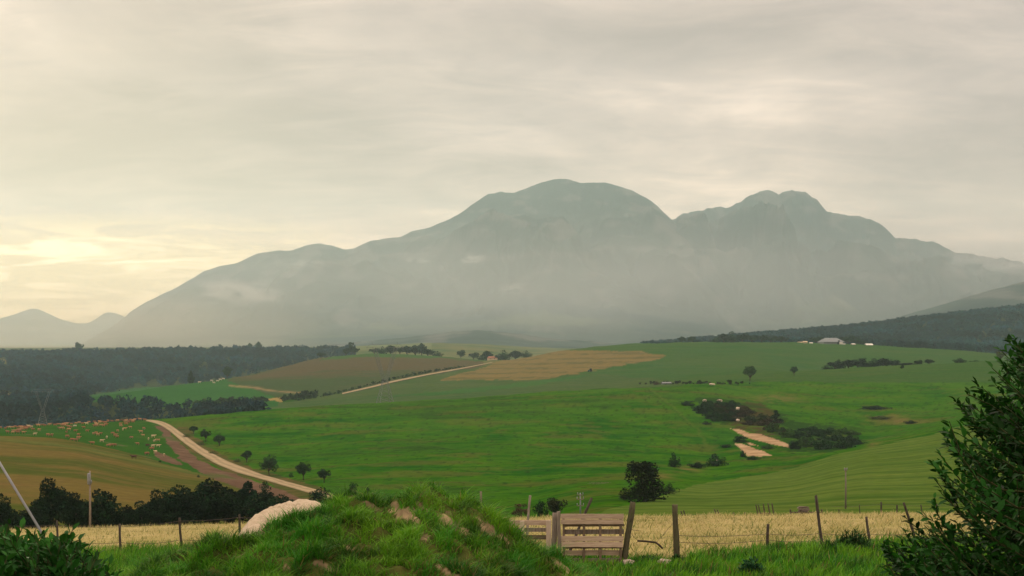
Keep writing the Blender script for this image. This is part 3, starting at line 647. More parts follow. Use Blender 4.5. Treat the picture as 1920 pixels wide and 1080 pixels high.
def grass():
    r = np.random.default_rng(11)
    # mound
    n = 190000; x = r.uniform(-5.0, 1.3, n); y = r.uniform(12.5, 19.5, n); z = gzm(x, y)
    px = x / y * F + 960; py = HY - z / y * F
    tuft = fbm(x / 0.32, y / 0.32, 95, 3)
    keep = (py < 1110) & (px > -40) & (px < 1250) & (r.random(n) > bare_amt(x, y, z) * 1.15) & (r.random(n) < np.clip(0.55 + tuft * 1.1, 0.06, 1))
    x, y, z, tuft = x[keep], y[keep], z[keep], tuft[keep]
    L = 0.05 + 0.135 * np.clip(0.45 + tuft * 1.2, 0, 1) + 0.06 * np.clip(fbm(x / 1.0, y / 1.0, 96, 2), 0, 1)
    blades('grass', x, y, z, L, 0.009, grass_cols(x, y, len(x), r), 1.1, 1, label='long green grass growing over the foreground mound')
    # foot of the fences, right and left, and the bank behind the shrubs
    n = 260000; u = r.uniform(-0.40, 0.40, n); d = np.exp(r.uniform(math.log(17), math.log(50), n)); x = u * d; y = d; z = gz(x, y)
    px = u * F + 960; d4 = np.interp(u, UG, RDIST[4])
    edge = fbm(x / 1.3, y / 1.3, 97, 3)
    keep = (d < d4 * (1.03 + 0.04 * edge)) & (HY - z / d * F < 1125) & ~((px > 330) & (px < 1080) & (d < 22))
    x, y, z, d, px = x[keep], y[keep], z[keep], d[keep], px[keep]; n = len(x)
    tuft = fbm(x / 0.6, y / 0.6, 98, 3)
    keep = r.random(n) < np.clip(0.7 + tuft * 0.8, 0.15, 1); x, y, z, px, tuft = x[keep], y[keep], z[keep], px[keep], tuft[keep]
    L = 0.17 + 0.13 * np.clip(0.5 + tuft, 0, 1) + 0.16 * sstep(-px, -480, -250)
    L = np.where((px > 1030) & (px < 1290) & (np.abs(y - np.interp(px, [930, 1290], [27, 27])) < 1.6), L * 0.6, L)
    blades('grass', x, y, z, L, 0.02, grass_cols(x, y, len(x), r), 0.5, 2, label='lush green grass along the foot of the fences')
    # straw coloured field
    n = 170000; u = r.uniform(-0.40, 0.40, n); d = np.exp(r.uniform(math.log(26), math.log(95), n)); x = u * d; y = d; z = gz(x, y)
    d4 = np.interp(u, UG, RDIST[4]); d5 = np.interp(u, UG, RDIST[5])
    keep = (d > d4 * 1.0) & (d < d5 * 1.04) & (r.random(n) < np.clip(0.55 + fbm(x / 2.2, y / 1.3, 99, 3) * 0.9, 0.08, 1)); x, y, z = x[keep], y[keep], z[keep]; n = len(x)
    a = np.array((0.52, 0.44, 0.215)); b = np.array((0.40, 0.37, 0.14)); g = np.array((0.13, 0.17, 0.035))
    f = np.clip(0.5 + fbm(x / 4, y / 2, 100, 3) + r.normal(0, 0.3, n), 0, 1)[:, None]; c = a * (1 - f) + b * f
    gm = (r.random(n) < 0.14 + 0.62 * sstep(fbm(x / 3, y / 2, 101, 4) + 0.55 * np.clip((42 - y) / 12, 0, 1), 0.15, 0.8))[:, None]; c = np.where(gm, g * r.uniform(0.7, 1.3, (n, 1)), c)
    blades('grass', x, y, z, 0.12 + 0.16 * np.clip(0.5 + fbm(x / 1.2, y / 1.2, 103, 3), 0, 1), 0.03, c, 1.0, 3, label='dry straw coloured grass in the field behind the fences', segs=1)
grass()

# ------------------------------------------------------------------ trees and bushes
def leaf_cards(cent, size, r, up=0.35, aspect=0.75):
    """irregular four sided leaf clusters, randomly turned"""
    n = len(cent); nrm = r.normal(size=(n, 3)); nrm[:, 2] += up; nrm /= np.linalg.norm(nrm, axis=1, keepdims=True)
    a = np.cross(nrm, r.normal(size=(n, 3))); a /= np.linalg.norm(a, axis=1, keepdims=True) + 1e-9; b = np.cross(nrm, a)
    s = (size * r.uniform(0.6, 1.3, n))[:, None]
    V = np.stack([cent - a * s * 0.5, cent + b * s * 0.5 * aspect * r.uniform(0.6, 1.2, (n, 1)) , cent + a * s * 0.5, cent - b * s * 0.5 * aspect * r.uniform(0.6, 1.2, (n, 1)) + nrm * s * 0.15], 1).reshape(-1, 3)
    return V, (np.arange(n) * 4)[:, None] + np.arange(4)[None]
def crown_pts(kind, n, r):
    """clumps spread through a crown of unit height; returns leaf centres and clump number"""
    if kind == 'round': k = 26; c = r.normal(size=(k, 3)); c /= np.linalg.norm(c, axis=1, keepdims=True); c *= r.uniform(0.35, 1, (k, 1)); c = c * (0.36, 0.36, 0.31) + (0, 0, 0.57); rad = r.uniform(0.10, 0.17, k)
    elif kind == 'ball': k = 60; c = r.normal(size=(k, 3)); c /= np.linalg.norm(c, axis=1, keepdims=True); c *= r.uniform(0.45, 1, (k, 1)); c = c * (0.36, 0.36, 0.285) + (0, 0, 0.62); rad = r.uniform(0.07, 0.11, k)
    elif kind == 'tall': k = 30; c = r.normal(size=(k, 3)); c /= np.linalg.norm(c, axis=1, keepdims=True); c *= r.uniform(0.3, 1, (k, 1)); c = c * (0.24, 0.24, 0.38) + (0, 0, 0.56); c[:, 0] *= 1.15 - 0.5 * np.abs(c[:, 2] - 0.5); rad = r.uniform(0.09, 0.15, k)
    elif kind == 'wide': k = 34; c = r.normal(size=(k, 3)); c /= np.linalg.norm(c, axis=1, keepdims=True); c *= r.uniform(0.3, 1, (k, 1)); c = c * (0.54, 0.45, 0.32) + (0, 0, 0.56); c[:, 2] -= 0.25 * (c[:, 0] / 0.56) ** 2; rad = r.uniform(0.09, 0.17, k)
    elif kind == 'cone': k = 28; t = r.uniform(0.08, 0.95, k); a = r.uniform(0, 6.28, k); q = 0.36 * (1.05 - t) * r.uniform(0.3, 1, k); c = np.stack([np.cos(a) * q, np.sin(a) * q, t], -1); rad = 0.06 + 0.10 * (1 - t)
    elif kind == 'bush': k = 30; c = r.normal(size=(k, 3)); c /= np.linalg.norm(c, axis=1, keepdims=True); c *= r.uniform(0.3, 1, (k, 1)); c[:, 2] = np.abs(c[:, 2]); c = c * (0.62, 0.5, 0.78) + (0, 0, 0.05); rad = r.uniform(0.13, 0.22, k)
    elif kind == 'spread': k = 80; t = r.uniform(0.06, 0.9, k) ** 1.15; a = r.uniform(0, 6.28, k); q = 0.56 * (1.0 - 0.72 * t) * np.sqrt(r.random(k)); c = np.stack([np.cos(a) * q - 0.06 * t, np.sin(a) * q, t], -1); rad = r.uniform(0.08, 0.14, k)
    elif kind == 'full': k = 44; c = r.normal(size=(k, 3)); c /= np.linalg.norm(c, axis=1, keepdims=True); c *= r.uniform(0.3, 1, (k, 1)); c = c * (0.40, 0.38, 0.42) + (0, 0, 0.50); rad = r.uniform(0.10, 0.16, k)
    elif kind == 'thin': k = 20; c = r.normal(size=(k, 3)); c /= np.linalg.norm(c, axis=1, keepdims=True); c *= r.uniform(0.3, 1, (k, 1)); c = c * (0.33, 0.33, 0.36) + (0, 0, 0.58); rad = r.uniform(0.07, 0.13, k)
    w = rad ** 2; j = r.choice(len(c), n, p=w / w.sum()); o = r.normal(size=(n, 3)); o /= np.linalg.norm(o, axis=1, keepdims=True)
    p = c[j] + o * (rad[j] * r.uniform(0.45, 1.08, n) ** 0.6)[:, None] * (1, 1, 0.85)
    p[:, 2] = np.maximum(p[:, 2], 0.02); return p, j, c
def make_tree(kind, seed, n=2600, leaf=0.05, hue=(0.030, 0.060, 0.018), trunk=True):
    r = np.random.default_rng(seed); random.seed(seed)
    p, j, c = crown_pts(kind, n, r); V, q = leaf_cards(p, np.full(n, leaf), r)
    hz = np.array(hue); k = len(c); ct = r.uniform(0.65, 1.4, (k, 1)) * (1 + r.uniform(-0.15, 0.15, (k, 3)))
    col = np.repeat(hz * ct[j] * r.uniform(0.7, 1.35, (n, 1)), 4, 0)
    cr = mesh('crown', V, q, None, False, col)
    mb = MB(); low = 0.0; zt = 0.5 if kind != 'bush' else 0.35
    bend = r.normal(0, 0.02, (4, 2)); th = 0.022 if kind not in ('thin', 'bush') else 0.014
    pts = [(0, 0, -0.04), (bend[0, 0], bend[0, 1], zt * 0.35), (bend[1, 0], bend[1, 1], zt * 0.7), (bend[2, 0] * 1.5, bend[2, 1] * 1.5, zt + 0.15)]
    mb.tube(pts, [th * 1.5, th * 1.1, th * 0.9, th * 0.4], 7)
    for i in r.choice(k, min(8, k), replace=False):
        s = pts[1] if kind != 'bush' else pts[0]; e = c[i]; m = ((s[0] + e[0]) / 2, (s[1] + e[1]) / 2, s[2] * 0.45 + e[2] * 0.55 - 0.03)
        mb.tube([s, m, tuple(e)], [th * 0.7, th * 0.45, th * 0.15], 5)
    return mb.me('trunk', True), cr
TEMPL = {}
def tmpl(key):
    if key not in TEMPL:
        kind, seed, n, leaf, hue = key; TEMPL[key] = make_tree(kind, seed, n, leaf, hue)
    return TEMPL[key]
DK = (0.015, 0.044, 0.013); MD = (0.038, 0.085, 0.018); OLV = (0.075, 0.095, 0.025); RED = (0.06, 0.045, 0.028); VD = (0.009, 0.026, 0.010)
def plant(kind, px, top, base, wpx, label, cat='tree', d=None, hue=DK, seed=None, n=1500, leaf=0.06, group=None, name=None):
    """a tree or bush standing on the ground: photo column, top row, base row, width"""
    seed = seed if seed is not None else random.Random(int(px * 7 + top)).randint(1, 3)
    if d is None: p = hit(px, base, 120)
    else: x = (px - 960) / F * d; p = Vector((x, d, float(gz(x, d))))
    h = (HY - top) / F * p.y - p.z
    h = max(h, (6 if d is None else 1) * p.y / F)
    natural = {'round': 0.88, 'tall': 0.66, 'wide': 1.35, 'cone': 0.80, 'bush': 1.45, 'thin': 0.80, 'full': 0.98, 'ball': 0.88, 'spread': 1.2}[kind]
    w = wpx / F * p.y / natural
    tr, cr = tmpl((kind, seed, n, leaf, hue))
    name = name or ('bush' if kind == 'bush' else 'tree')
    o = empty(name, p, random.Random(int(px * 13 + base)).uniform(-0.5, 0.5), label, cat, group); o.scale = (w, w, h)
    if kind == 'bush':
        link('stem', tr, M_bark, o); link('foliage', cr, M_leaf, o)
    else:
        link('trunk', tr, M_bark, o); link('crown', cr, M_leaf, o)
    return o
g1 = 'dark trees in a row behind the straw field'
N1 = 5200; L1 = 0.056
for k, px, top, w, d, lab in (
    ('full', 6, 924, 46, 150, 'dark narrow tree cut by the left edge of the photo'),
    ('full', 52, 952, 80, 160, 'low dark bush filling the gap left of the tallest dark tree'),
    ('full', 95, 898, 74, 165, 'tallest round crowned dark tree left of the utility pole'),
    ('full', 143, 925, 56, 160, 'mid sized dark tree touching the left side of the utility pole'),
    ('full', 192, 917, 74, 158, 'broad dark tree just right of the utility pole'),
    ('full', 236, 947, 46, 165, 'small dark bush in the dip between two clumps of the tree row'),
    ('full', 270, 938, 60, 175, 'low dark bush at the left foot of the wide right clump'),
    ('full', 302, 917, 62, 178, 'dark tree on the rising left side of the wide right clump'),
    ('full', 345, 908, 84, 172, 'wide dark tree in the middle of the tree row'),
    ('full', 392, 898, 96, 176, 'highest broad dark tree of the wide right clump'),
    ('full', 428, 913, 60, 182, 'dark tree sloping off right of the highest broad one'),
    ('thin', 456, 899, 44, 190, 'thin dark tree with two leafy tops beside the ploughed strip'),
    ('full', 492, 920, 80, 185, 'dark wide tree left of the pale sand heap'),
    ('full', 533, 926, 60, 178, 'dark bush just behind the pale sand heap')):
    plant(k, px, top, 0, w * 1.25, lab, d=d, hue=VD, n=N1, leaf=L1, group=g1, cat='bush' if ' bush' in lab else 'tree', seed=(int(px) % 4) + 1, name='bush' if ' bush' in lab else 'tree')
g2 = 'dark bushes behind the mound at the end of the road'
for k, px, top, w, d, lab in (('wide', 602, 905, 66, 235, 'dark spreading bush hiding the lower end of the dirt road'), ('bush', 640, 911, 44, 235, 'dark bush right of the lower end of the dirt road'),
    ('tall', 662, 902, 24, 240, 'slim dark little tree rising above the crest of the mound'), ('tall', 690, 906, 15, 242, 'very narrow dark shrub rightmost behind the mound')):
    plant(k, px, top, 0, w, lab, d=d, hue=VD, group=g2, n=2200, leaf=0.055, cat='bush' if k == 'bush' else 'tree')
g3 = 'small trees along the dirt road'
for k, px, top, base, w, lab in (('ball', 363, 797, 813, 21, 'highest and smallest of the round trees along the dirt road'), ('ball', 386, 803, 828, 25, 'round tree second down the dirt road between two others'),
    ('ball', 411, 813, 836, 27, 'round tree lowest of the upper three by the dirt road'), ('ball', 463, 843, 867, 25, 'lone round tree halfway down the dirt road'),
    ('wide', 505, 847, 892, 40, 'grey green leaning tree touching the edge of the dirt road'), ('ball', 569, 864, 900, 33, 'dark tree with a reddish trunk right of the dirt road'),
    ('ball', 608, 877, 905, 29, 'small neat tree standing lowest beside the road on the green field')):
    plant(k, px, top, base, w, lab, group=g3, hue=(0.022, 0.058, 0.018), n=2400, leaf=0.065, seed=int(px) % 3 + 5)
plant('bush', 546, 883, 895, 12, 'tiny bush left of the tree with a reddish trunk', 'bush')
plant('thin', 496, 893, 918, 26, 'sparse twiggy sapling in front of the dirt road', 'tree', d=232, n=500, leaf=0.06)
for px, top, base, w, lab in ((350, 812, 820, 22, 'scrubby bush below the highest of the road trees'), (378, 826, 834, 24, 'low weedy bush on the road verge below three trees'), (372, 888, 895, 9, 'tiny round bush on the brown hill near the ploughed strip'), (400, 843, 851, 24, 'straggly bush on the verge left of the lone round tree'), (445, 858, 866, 26, 'low brownish bush on the verge beside the lone round tree'), (300, 862, 867, 10, 'dark little bush at the lower edge of the cattle pasture')):
    plant('bush', px, top, base, w, lab, 'bush', hue=OLV if w > 15 else DK)
# the lone big tree by the olive field and its neighbours
plant('spread', 1208, 861, 940, 104, 'big dark lone tree at the edge of the olive field', hue=(0.012, 0.021, 0.009), n=5200, leaf=0.05, seed=12)
plant('bush', 1254, 899, 926, 42, 'dark round bush touching the right side of the big lone tree', 'bush', hue=(0.011, 0.020, 0.009))
plant('bush', 1174, 912, 938, 44, 'low dark bush at the left foot of the big lone tree', 'bush', hue=(0.012, 0.020, 0.009))
plant('bush', 1130, 938, 948, 70, 'flat dark bramble patch left of the big lone tree', 'bush', d=300, hue=OLV)
plant('thin', 976, 940, 0, 36, 'thin reddish twiggy tree left of the pallet behind the straw field', d=150, hue=RED, n=900)
plant('wide', 1013, 931, 0, 38, 'dark leaning bush above the pallet on its left', 'bush', d=150, hue=VD, name='bush')
plant('round', 1042, 929, 0, 44, 'dark loose tree rising behind the pallet', d=152, hue=(0.024, 0.034, 0.016), n=1800)
# gully
g4 = 'bushes in and around the gully'
for k, px, top, base, w, hue, lab in (
    ('bush', 1290, 748, 760, 34, DK, 'grey green bush at the top left end of the gully'), ('bush', 1320, 748, 775, 40, VD, 'dark bush with a white stone in front at the head of the gully'),
    ('bush', 1348, 744, 764, 40, DK, 'rounded green bush at the head of the gully by the pinkish stone'), ('bush', 1340, 766, 785, 52, VD, 'dark tall bush on the left slope of the gully'),
    ('bush', 1372, 746, 762, 36, VD, 'dark bush at the upper right rim of the gully'), ('bush', 1362, 770, 788, 40, DK, 'green bush in the middle of the left gully side'),
    ('bush', 1325, 789, 796, 26, VD, 'small flat bush left of the gully on the green field'), ('bush', 1341, 781, 790, 26, DK, 'small bush below the dark tall one on the left slope of the gully'),
    ('cone', 1455, 769, 793, 30, DK, 'pointed dark bush on the right side of the gully'), ('bush', 1450, 787, 810, 40, MD, 'green leafy bush below the pointed one in the gully'),
    ('bush', 1480, 797, 820, 44, MD, 'green bush in the gully floor beside the upper earth scar'), ('bush', 1520, 795, 812, 54, DK, 'dark flat topped bush along the upper edge of the gully thicket'),
    ('bush', 1556, 797, 815, 50, DK, 'dark bush on the right of the gully thicket top'), ('bush', 1510, 812, 838, 54, MD, 'light green bush in the centre of the gully thicket'),
    ('bush', 1548, 814, 842, 60, DK, 'dark bush at the bottom of the gully thicket'), ('bush', 1585, 818, 841, 50, DK, 'dark bush low in the right half of the gully thicket'),
    ('bush', 1608, 822, 834, 38, VD, 'low dark bush at the right tip of the gully thicket'), ('bush', 1490, 822, 842, 30, VD, 'dark bush just right of the tip of the upper earth scar'),
    ('bush', 1387, 815, 829, 40, VD, 'dark bush between the two orange earth scars'), ('bush', 1362, 831, 839, 28, VD, 'flat dark bush left of the lower orange earth scar'),
    ('bush', 1393, 842, 857, 16, VD, 'small dark bush clinging to the left edge of the lower earth scar'), ('bush', 1412, 852, 862, 34, DK, 'low bush under the lower orange earth scar'),
    ('bush', 1440, 830, 842, 34, MD, 'pale green bush right of the lower earth scar'), ('bush', 1265, 846, 876, 32, DK, 'tall pale green bush on the field left of the lower scars'),
    ('bush', 1345, 849, 874, 54, DK, 'wide dark bush with a white stone at its foot below the scars'), ('bush', 1308, 863, 877, 44, VD, 'flat bush between the pale tall bush and the wide dark one'),
    ('bush', 1640, 758, 767, 66, VD, 'flat dark line of scrub on the green slope at the right'), ('bush', 1652, 778, 784, 60, OLV, 'thin flat brush line above the olive field'),
    ('bush', 1708, 786, 794, 30, VD, 'small dark brush heap on the green slope above the olive field'), ('bush', 1822, 754, 768, 26, VD, 'dark bush half hidden behind the tips of the right shrub')):
    plant(k, px, top, base, w, lab, 'bush', hue=hue, group=g4, seed=int(px) % 4 + 1, n=1500, leaf=0.085, name='bush')
rg = random.Random(12)
for i in range(36):
    px = rg.uniform(1345, 1470); py = 768 + (px - 1345) * 0.30 + rg.uniform(-12, 12)
    plant('bush', px, py - rg.uniform(9, 15), py, rg.uniform(20, 38), 'low brownish scrub on the bare slope in the middle of the gully', 'bush', hue=(0.034, 0.028, 0.015) if i % 3 else (0.022, 0.040, 0.012), group='low brownish scrub in the gully', seed=i % 4 + 1, n=900, leaf=0.10)
for i in range(22):
    px = rg.uniform(1465, 1612); py = 806 + rg.uniform(0, 34) - abs(px - 1540) * 0.05
    plant('bush', px, py - rg.uniform(10, 17), py, rg.uniform(26, 44), 'leafy bush merged into the dense gully thicket', 'bush', hue=(DK, VD, MD)[i % 3], group='bushes merged into the gully thicket', seed=i % 4 + 1, n=1500, leaf=0.085)
for i in range(8):
    px = rg.uniform(1300, 1385); py = 766 + (px - 1300) * 0.12 + rg.uniform(-10, 10)
    plant('bush', px, py - rg.uniform(10, 16), py, rg.uniform(24, 40), 'dark bush crowded into the head of the gully', 'bush', hue=(DK, VD)[i % 2], group='bushes crowded into the head of the gully', seed=i % 4 + 1, n=1500, leaf=0.085)
# far trees
g5 = 'far trees on the hills'
plant('ball', 1406, 684, 714, 32, 'single round green tree with a bare trunk in the right field', hue=(0.03, 0.075, 0.018), n=2600, leaf=0.05)
plant('ball', 1489, 686, 704, 19, 'small lone tree right of the single round tree', hue=DK)
for k, px, top, base, w, hue, d, lab in (
    ('cone', 1692, 681, 691, 9, DK, None, 'tiny pointed tree in front of the long dark grove'), ('round', 1722, 674, 689, 20, VD, 985, 'round dark tree just right of the long dark grove'),
    ('round', 1742, 672, 688, 19, VD, 990, 'second round dark tree right of the long dark grove'), ('bush', 1800, 668, 684, 30, DK, 990, 'dark bush on the field crest right of the grove'),
    ('bush', 1830, 674, 682, 30, DK, 1000, 'flat bush in the low hedge on the field crest'), ('round', 1876, 658, 676, 20, OLV, 1010, 'yellowish green rounded tree on the crest near the right shrub'),
    ('bush', 1902, 664, 678, 40, DK, 1010, 'dark bush behind the top leaves of the right shrub'),
    ('wide', 1278, 629, 645, 22, DK, 1570, 'left one of the pair of trees on the hill skyline'), ('wide', 1298, 628, 645, 24, DK, 1570, 'right one of the pair of trees on the hill skyline'),
    ('round', 602, 659, 674, 18, DK, 1600, 'round dark tree on the left shoulder of the fallow hill'), ('round', 648, 651, 666, 16, DK, 1660, 'small bush like tree left in the hilltop pair'),
    ('round', 664, 650, 666, 24, DK, 1660, 'bigger dark tree right in the hilltop pair'), ('thin', 659, 639, 664, 14, DK, 1690, 'taller thin tree rising behind the hilltop pair'),
    ('round', 864, 655, 670, 20, DK, 1660, 'lone round tree between the two hilltop groves'),
    ('round', 148, 640, 668, 18, DK, 2350, 'umbrella like tree standing above the far wood edge'), ('tall', 426, 684, 707, 19, DK, 1325, 'dark tree beside the cream cattle at the tip of the green tongue'),
    ('round', 379, 649, 668, 12, DK, 2350, 'small round tree on the wood skyline left of the centre'), ('tall', 468, 641, 668, 10, DK, 2350, 'narrow tree on the wood skyline'),
    ('tall', 485, 640, 668, 14, DK, 2350, 'taller narrow tree beside another on the wood skyline'), ('round', 27, 653, 670, 10, DK, 2350, 'small tree on the far left wood skyline'),
    ('cone', 358, 694, 711, 18, VD, 1260, 'dark pointed tree at the wood edge left of the cream cattle')):
    plant(k, px, top, base, w, lab, 'bush' if k == 'bush' else 'tree', d=d, hue=hue, group=g5, n=900, leaf=0.10, seed=int(px) % 3 + 1)
def grove(spec, label, group, d, hue=DK):
    for i, (px, top, base, w, ex) in enumerate(spec):
        plant(('round', 'bush', 'tall')[int(px) % 3], px, top, base, w * 1.45, label % ex, 'tree', d=d + (i % 3) * 9, hue=hue, group=group, n=900, leaf=0.10, seed=int(px) % 3 + 1, name='tree')
grove([(702,652,668,20,'leftmost in'),(718,648,668,20,'left of the pylon top in'),(734,647,668,22,'right of the pylon top in'),(750,649,668,18,'left of centre in'),(764,648,669,20,'at the centre of'),(779,647,669,22,'right of centre in'),(791,643,669,14,'the tallest in'),(803,654,670,20,'low and dark right in'),(820,657,671,22,'rightmost in')],
      'dark tree %s the hilltop grove above the fallow field', 'hilltop grove above the fallow field', 1660)
grove([(888,660,678,18,'low and leftmost in'),(904,664,678,20,'just left of the pinkish farmhouse in'),(914,657,676,18,'behind the pinkish farmhouse in'),(936,663,680,14,'in front of the pinkish farmhouse in'),(946,654,680,24,'tallest in'),(968,657,680,24,'right of the tallest in'),(988,656,680,20,'rightmost in')],
      'dark tree %s the grove where the far track ends', 'grove at the end of the far track', 1610)
grove([(1342,630,646,20,'leftmost in'),(1358,625,646,22,'rising left in'),(1375,619,646,26,'tallest in'),(1392,624,646,22,'right of the tallest in'),(1410,627,646,22,'near the middle of'),(1428,627,646,20,'right of the middle in'),(1446,628,646,22,'near the right end of'),(1466,630,646,20,'rightmost in'),(1530,630,646,24,'left of the big barn beyond'),(1590,628,646,26,'right of the big barn beyond'),(1612,629,648,22,'left of the small white house beyond')],
      'dark tree %s the skyline grove left of the barn', 'skyline grove left of the barn', 1570)
grove([(1552,683,696,22,'at the tapering left tip of'),(1566,676,696,24,'low on the left of'),(1576,672,696,20,'left peak in'),(1592,674,696,24,'in the left half of'),(1608,671,695,26,'left of the middle in'),(1624,669,695,26,'at the middle of'),(1642,670,694,26,'right of the middle in'),(1658,671,694,26,'in the right half of'),(1674,674,693,24,'sinking at the right of'),(1692,680,692,24,'low at the right end of'),(1706,680,691,20,'last and lowest at the right of')],
      'dark tree %s the long grove below the farm', 'long grove below the farm buildings', 985, VD)

def scatter_forest(name, label, X, Y, hmin, hmax, seed, hue, leaf=0.16, per=70, sx=(0.75, 1.2)):
    """far wood that reads as one mass"""
    r = np.random.default_rng(seed); n = len(X); Vs = []; Qs = []; Cs = []; off = 0
    T = []
    for s in range(5):
        k = ('round', 'tall', 'bush', 'wide', 'round')[s]; p, j, c = crown_pts(k, per, r); p = p * (1.15, 1.15, 1.0)
        T.append(leaf_cards(p, np.full(per, leaf * 1.6), r, 0.5))
    kind = r.integers(0, 5, n); h = r.uniform(hmin, hmax, n); w = h * r.uniform(sx[0], sx[1], n); a = r.uniform(0, 6.28, n); Z = gz(X, Y)
    tone = (r.uniform(0.75, 1.25, n) * np.clip(1 + 0.9 * fbm(X / 160, Y / 90, seed, 4), 0.35, 2.2))
    for s in range(5):
        m = np.nonzero(kind == s)[0]; V, q = T[s]
        ca, sa = np.cos(a[m])[:, None], np.sin(a[m])[:, None]
        vx = (V[None, :, 0] * ca - V[None, :, 1] * sa) * w[m][:, None] + X[m][:, None]; vy = (V[None, :, 0] * sa + V[None, :, 1] * ca) * w[m][:, None] + Y[m][:, None]
        vz = V[None, :, 2] * h[m][:, None] + Z[m][:, None] - 0.3
        Vs.append(np.stack([vx, vy, vz], -1).reshape(-1, 3)); k = len(V)
        Qs.append((q[None] + (np.arange(len(m)) * k)[:, None, None]).reshape(-1, 4) + off); off += k * len(m)
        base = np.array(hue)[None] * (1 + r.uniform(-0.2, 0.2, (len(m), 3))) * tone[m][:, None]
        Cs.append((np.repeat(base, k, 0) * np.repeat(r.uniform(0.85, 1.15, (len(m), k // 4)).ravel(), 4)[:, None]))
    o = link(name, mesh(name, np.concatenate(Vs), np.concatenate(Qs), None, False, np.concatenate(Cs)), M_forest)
    return tag(o, label, 'forest', kind='stuff')
def woods():
    r = np.random.default_rng(5)
    def cand(n, u0, u1, d0, d1):
        u = r.uniform(u0, u1, n); d = np.sqrt(r.uniform(d0 ** 2, d1 ** 2, n)); fu, fd = _idx(u, d)
        c = CLS[np.minimum(fd.round().astype(int), ND - 1), np.minimum(fu.round().astype(int), NU - 1)]; m = c == 12
        return u[m] * d[m], d[m]
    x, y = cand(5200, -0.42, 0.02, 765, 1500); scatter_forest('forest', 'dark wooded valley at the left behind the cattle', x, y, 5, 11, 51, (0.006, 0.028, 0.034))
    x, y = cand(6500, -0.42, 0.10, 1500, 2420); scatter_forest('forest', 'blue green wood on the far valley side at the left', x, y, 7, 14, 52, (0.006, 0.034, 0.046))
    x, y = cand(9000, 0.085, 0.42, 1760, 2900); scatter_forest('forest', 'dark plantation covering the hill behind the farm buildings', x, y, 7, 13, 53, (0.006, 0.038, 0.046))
    # hedges: dense lines of scrub
    def line(pts, n, dmin, jit, h0, h1, label, hue=(0.022, 0.045, 0.016), name='hedge'):
        s = np.linspace(0, 1, n) + r.normal(0, 0.3 / n, n); xs = np.interp(s, np.linspace(0, 1, len(pts)), [p[0] for p in pts]); ys = np.interp(s, np.linspace(0, 1, len(pts)), [p[1] for p in pts])
        P = [hit(a, b, dmin) for a, b in zip(xs, ys)]; X = np.array([p.x for p in P]) + r.normal(0, jit, n); Y = np.array([p.y for p in P]) + r.normal(0, jit, n)
        o = scatter_forest(name, label, X, Y, h0, h1, int(pts[0][0]), hue, 0.22, 36); o['category'] = 'hedge'; del o['kind']
    line([(560, 752), (640, 737), (740, 711), (800, 699), (870, 689)], 110, 800, 1.5, 1.5, 3.4, 'dark hedge running along the thin far track')
    line([(530, 752), (560, 747), (592, 741)], 40, 800, 3, 3, 5.5, 'thick dark hedge at the lower end of the fallow field')
    line([(1215, 719), (1260, 720), (1300, 720), (1340, 720), (1400, 719)], 70, 760, 3, 1.0, 2.6, 'purplish weedy hedge line on either side of the small shed', (0.026, 0.032, 0.018))
    line([(380, 766), (430, 764), (485, 760)], 60, 760, 5, 4, 8, 'dark belt of bushes along the back edge of the green field')
woods()
# ------------------------------------------------------------------ cattle
def make_cow(seed):
    r = random.Random(seed); V = []; Q = []
    # one skin: rings from rump to muzzle, legs drawn out of the belly
    rings = [(-1.02, 1.14, 0.10, 0.16), (-0.95, 1.08, 0.25, 0.30), (-0.6, 1.02, 0.32, 0.36), (-0.1, 0.98, 0.36, 0.40), (0.4, 1.02, 0.33, 0.38), (0.72, 1.08, 0.24, 0.33)]
    if r.random() < 0.7: rings += [(0.95, 0.98, 0.14, 0.20), (1.14, 0.72, 0.12, 0.15), (1.22, 0.50, 0.10, 0.11), (1.32, 0.34, 0.06, 0.06)]   # grazing
    else: rings += [(0.95, 1.22, 0.14, 0.20), (1.15, 1.36, 0.13, 0.15), (1.35, 1.32, 0.10, 0.11), (1.52, 1.24, 0.06, 0.07)]
    n = 8
    for x, z, w, h in rings:
        for j in range(n): t = 2 * math.pi * j / n; V.append((x, math.cos(t) * w, z + math.sin(t) * h))
    for i in range(len(rings) - 1):
        for j in range(n): k = (j + 1) % n; Q.append((i * n + j, i * n + k, (i + 1) * n + k, (i + 1) * n + j))
    mb = MB(); mb.add(V, Q, [(0, j + 1, j) if 0 else (0, (j + 1) % n, j) for j in range(1, n - 1)] + [((len(rings) - 1) * n, (len(rings) - 1) * n + j, (len(rings) - 1) * n + j + 1) for j in range(1, n - 1)])
    for sx, sy in ((-0.78, 0.19), (-0.72, -0.19), (0.55, 0.17), (0.6, -0.17)):
        o = r.uniform(-0.1, 0.1)
        if sx < 0: pts = [(sx, sy, 0.95), (sx + 0.10 + o * .3, sy, 0.62), (sx - 0.06 + o, sy, 0.36), (sx + o, sy, 0.0)]; rad = [0.17, 0.11, 0.065, 0.06]
        else: pts = [(sx, sy, 0.90), (sx + o * .3, sy, 0.55), (sx + 0.02 + o, sy, 0.32), (sx + o, sy, 0.0)]; rad = [0.15, 0.10, 0.06, 0.06]
        mb.tube(pts, rad, 6)
    hx, hz = rings[-2][0] - 0.1, rings[-2][1] + 0.12
    for s in (-1, 1): mb.tube([(hx, s * 0.08, hz), (hx - 0.06, s * 0.24, hz + 0.02)], [0.05, 0.02], 4)
    mb.tube([(-1.0, 0, 1.30), (-1.10, 0, 1.0), (-1.08, 0, 0.45)], [0.03, 0.025, 0.045], 4)
    return mb
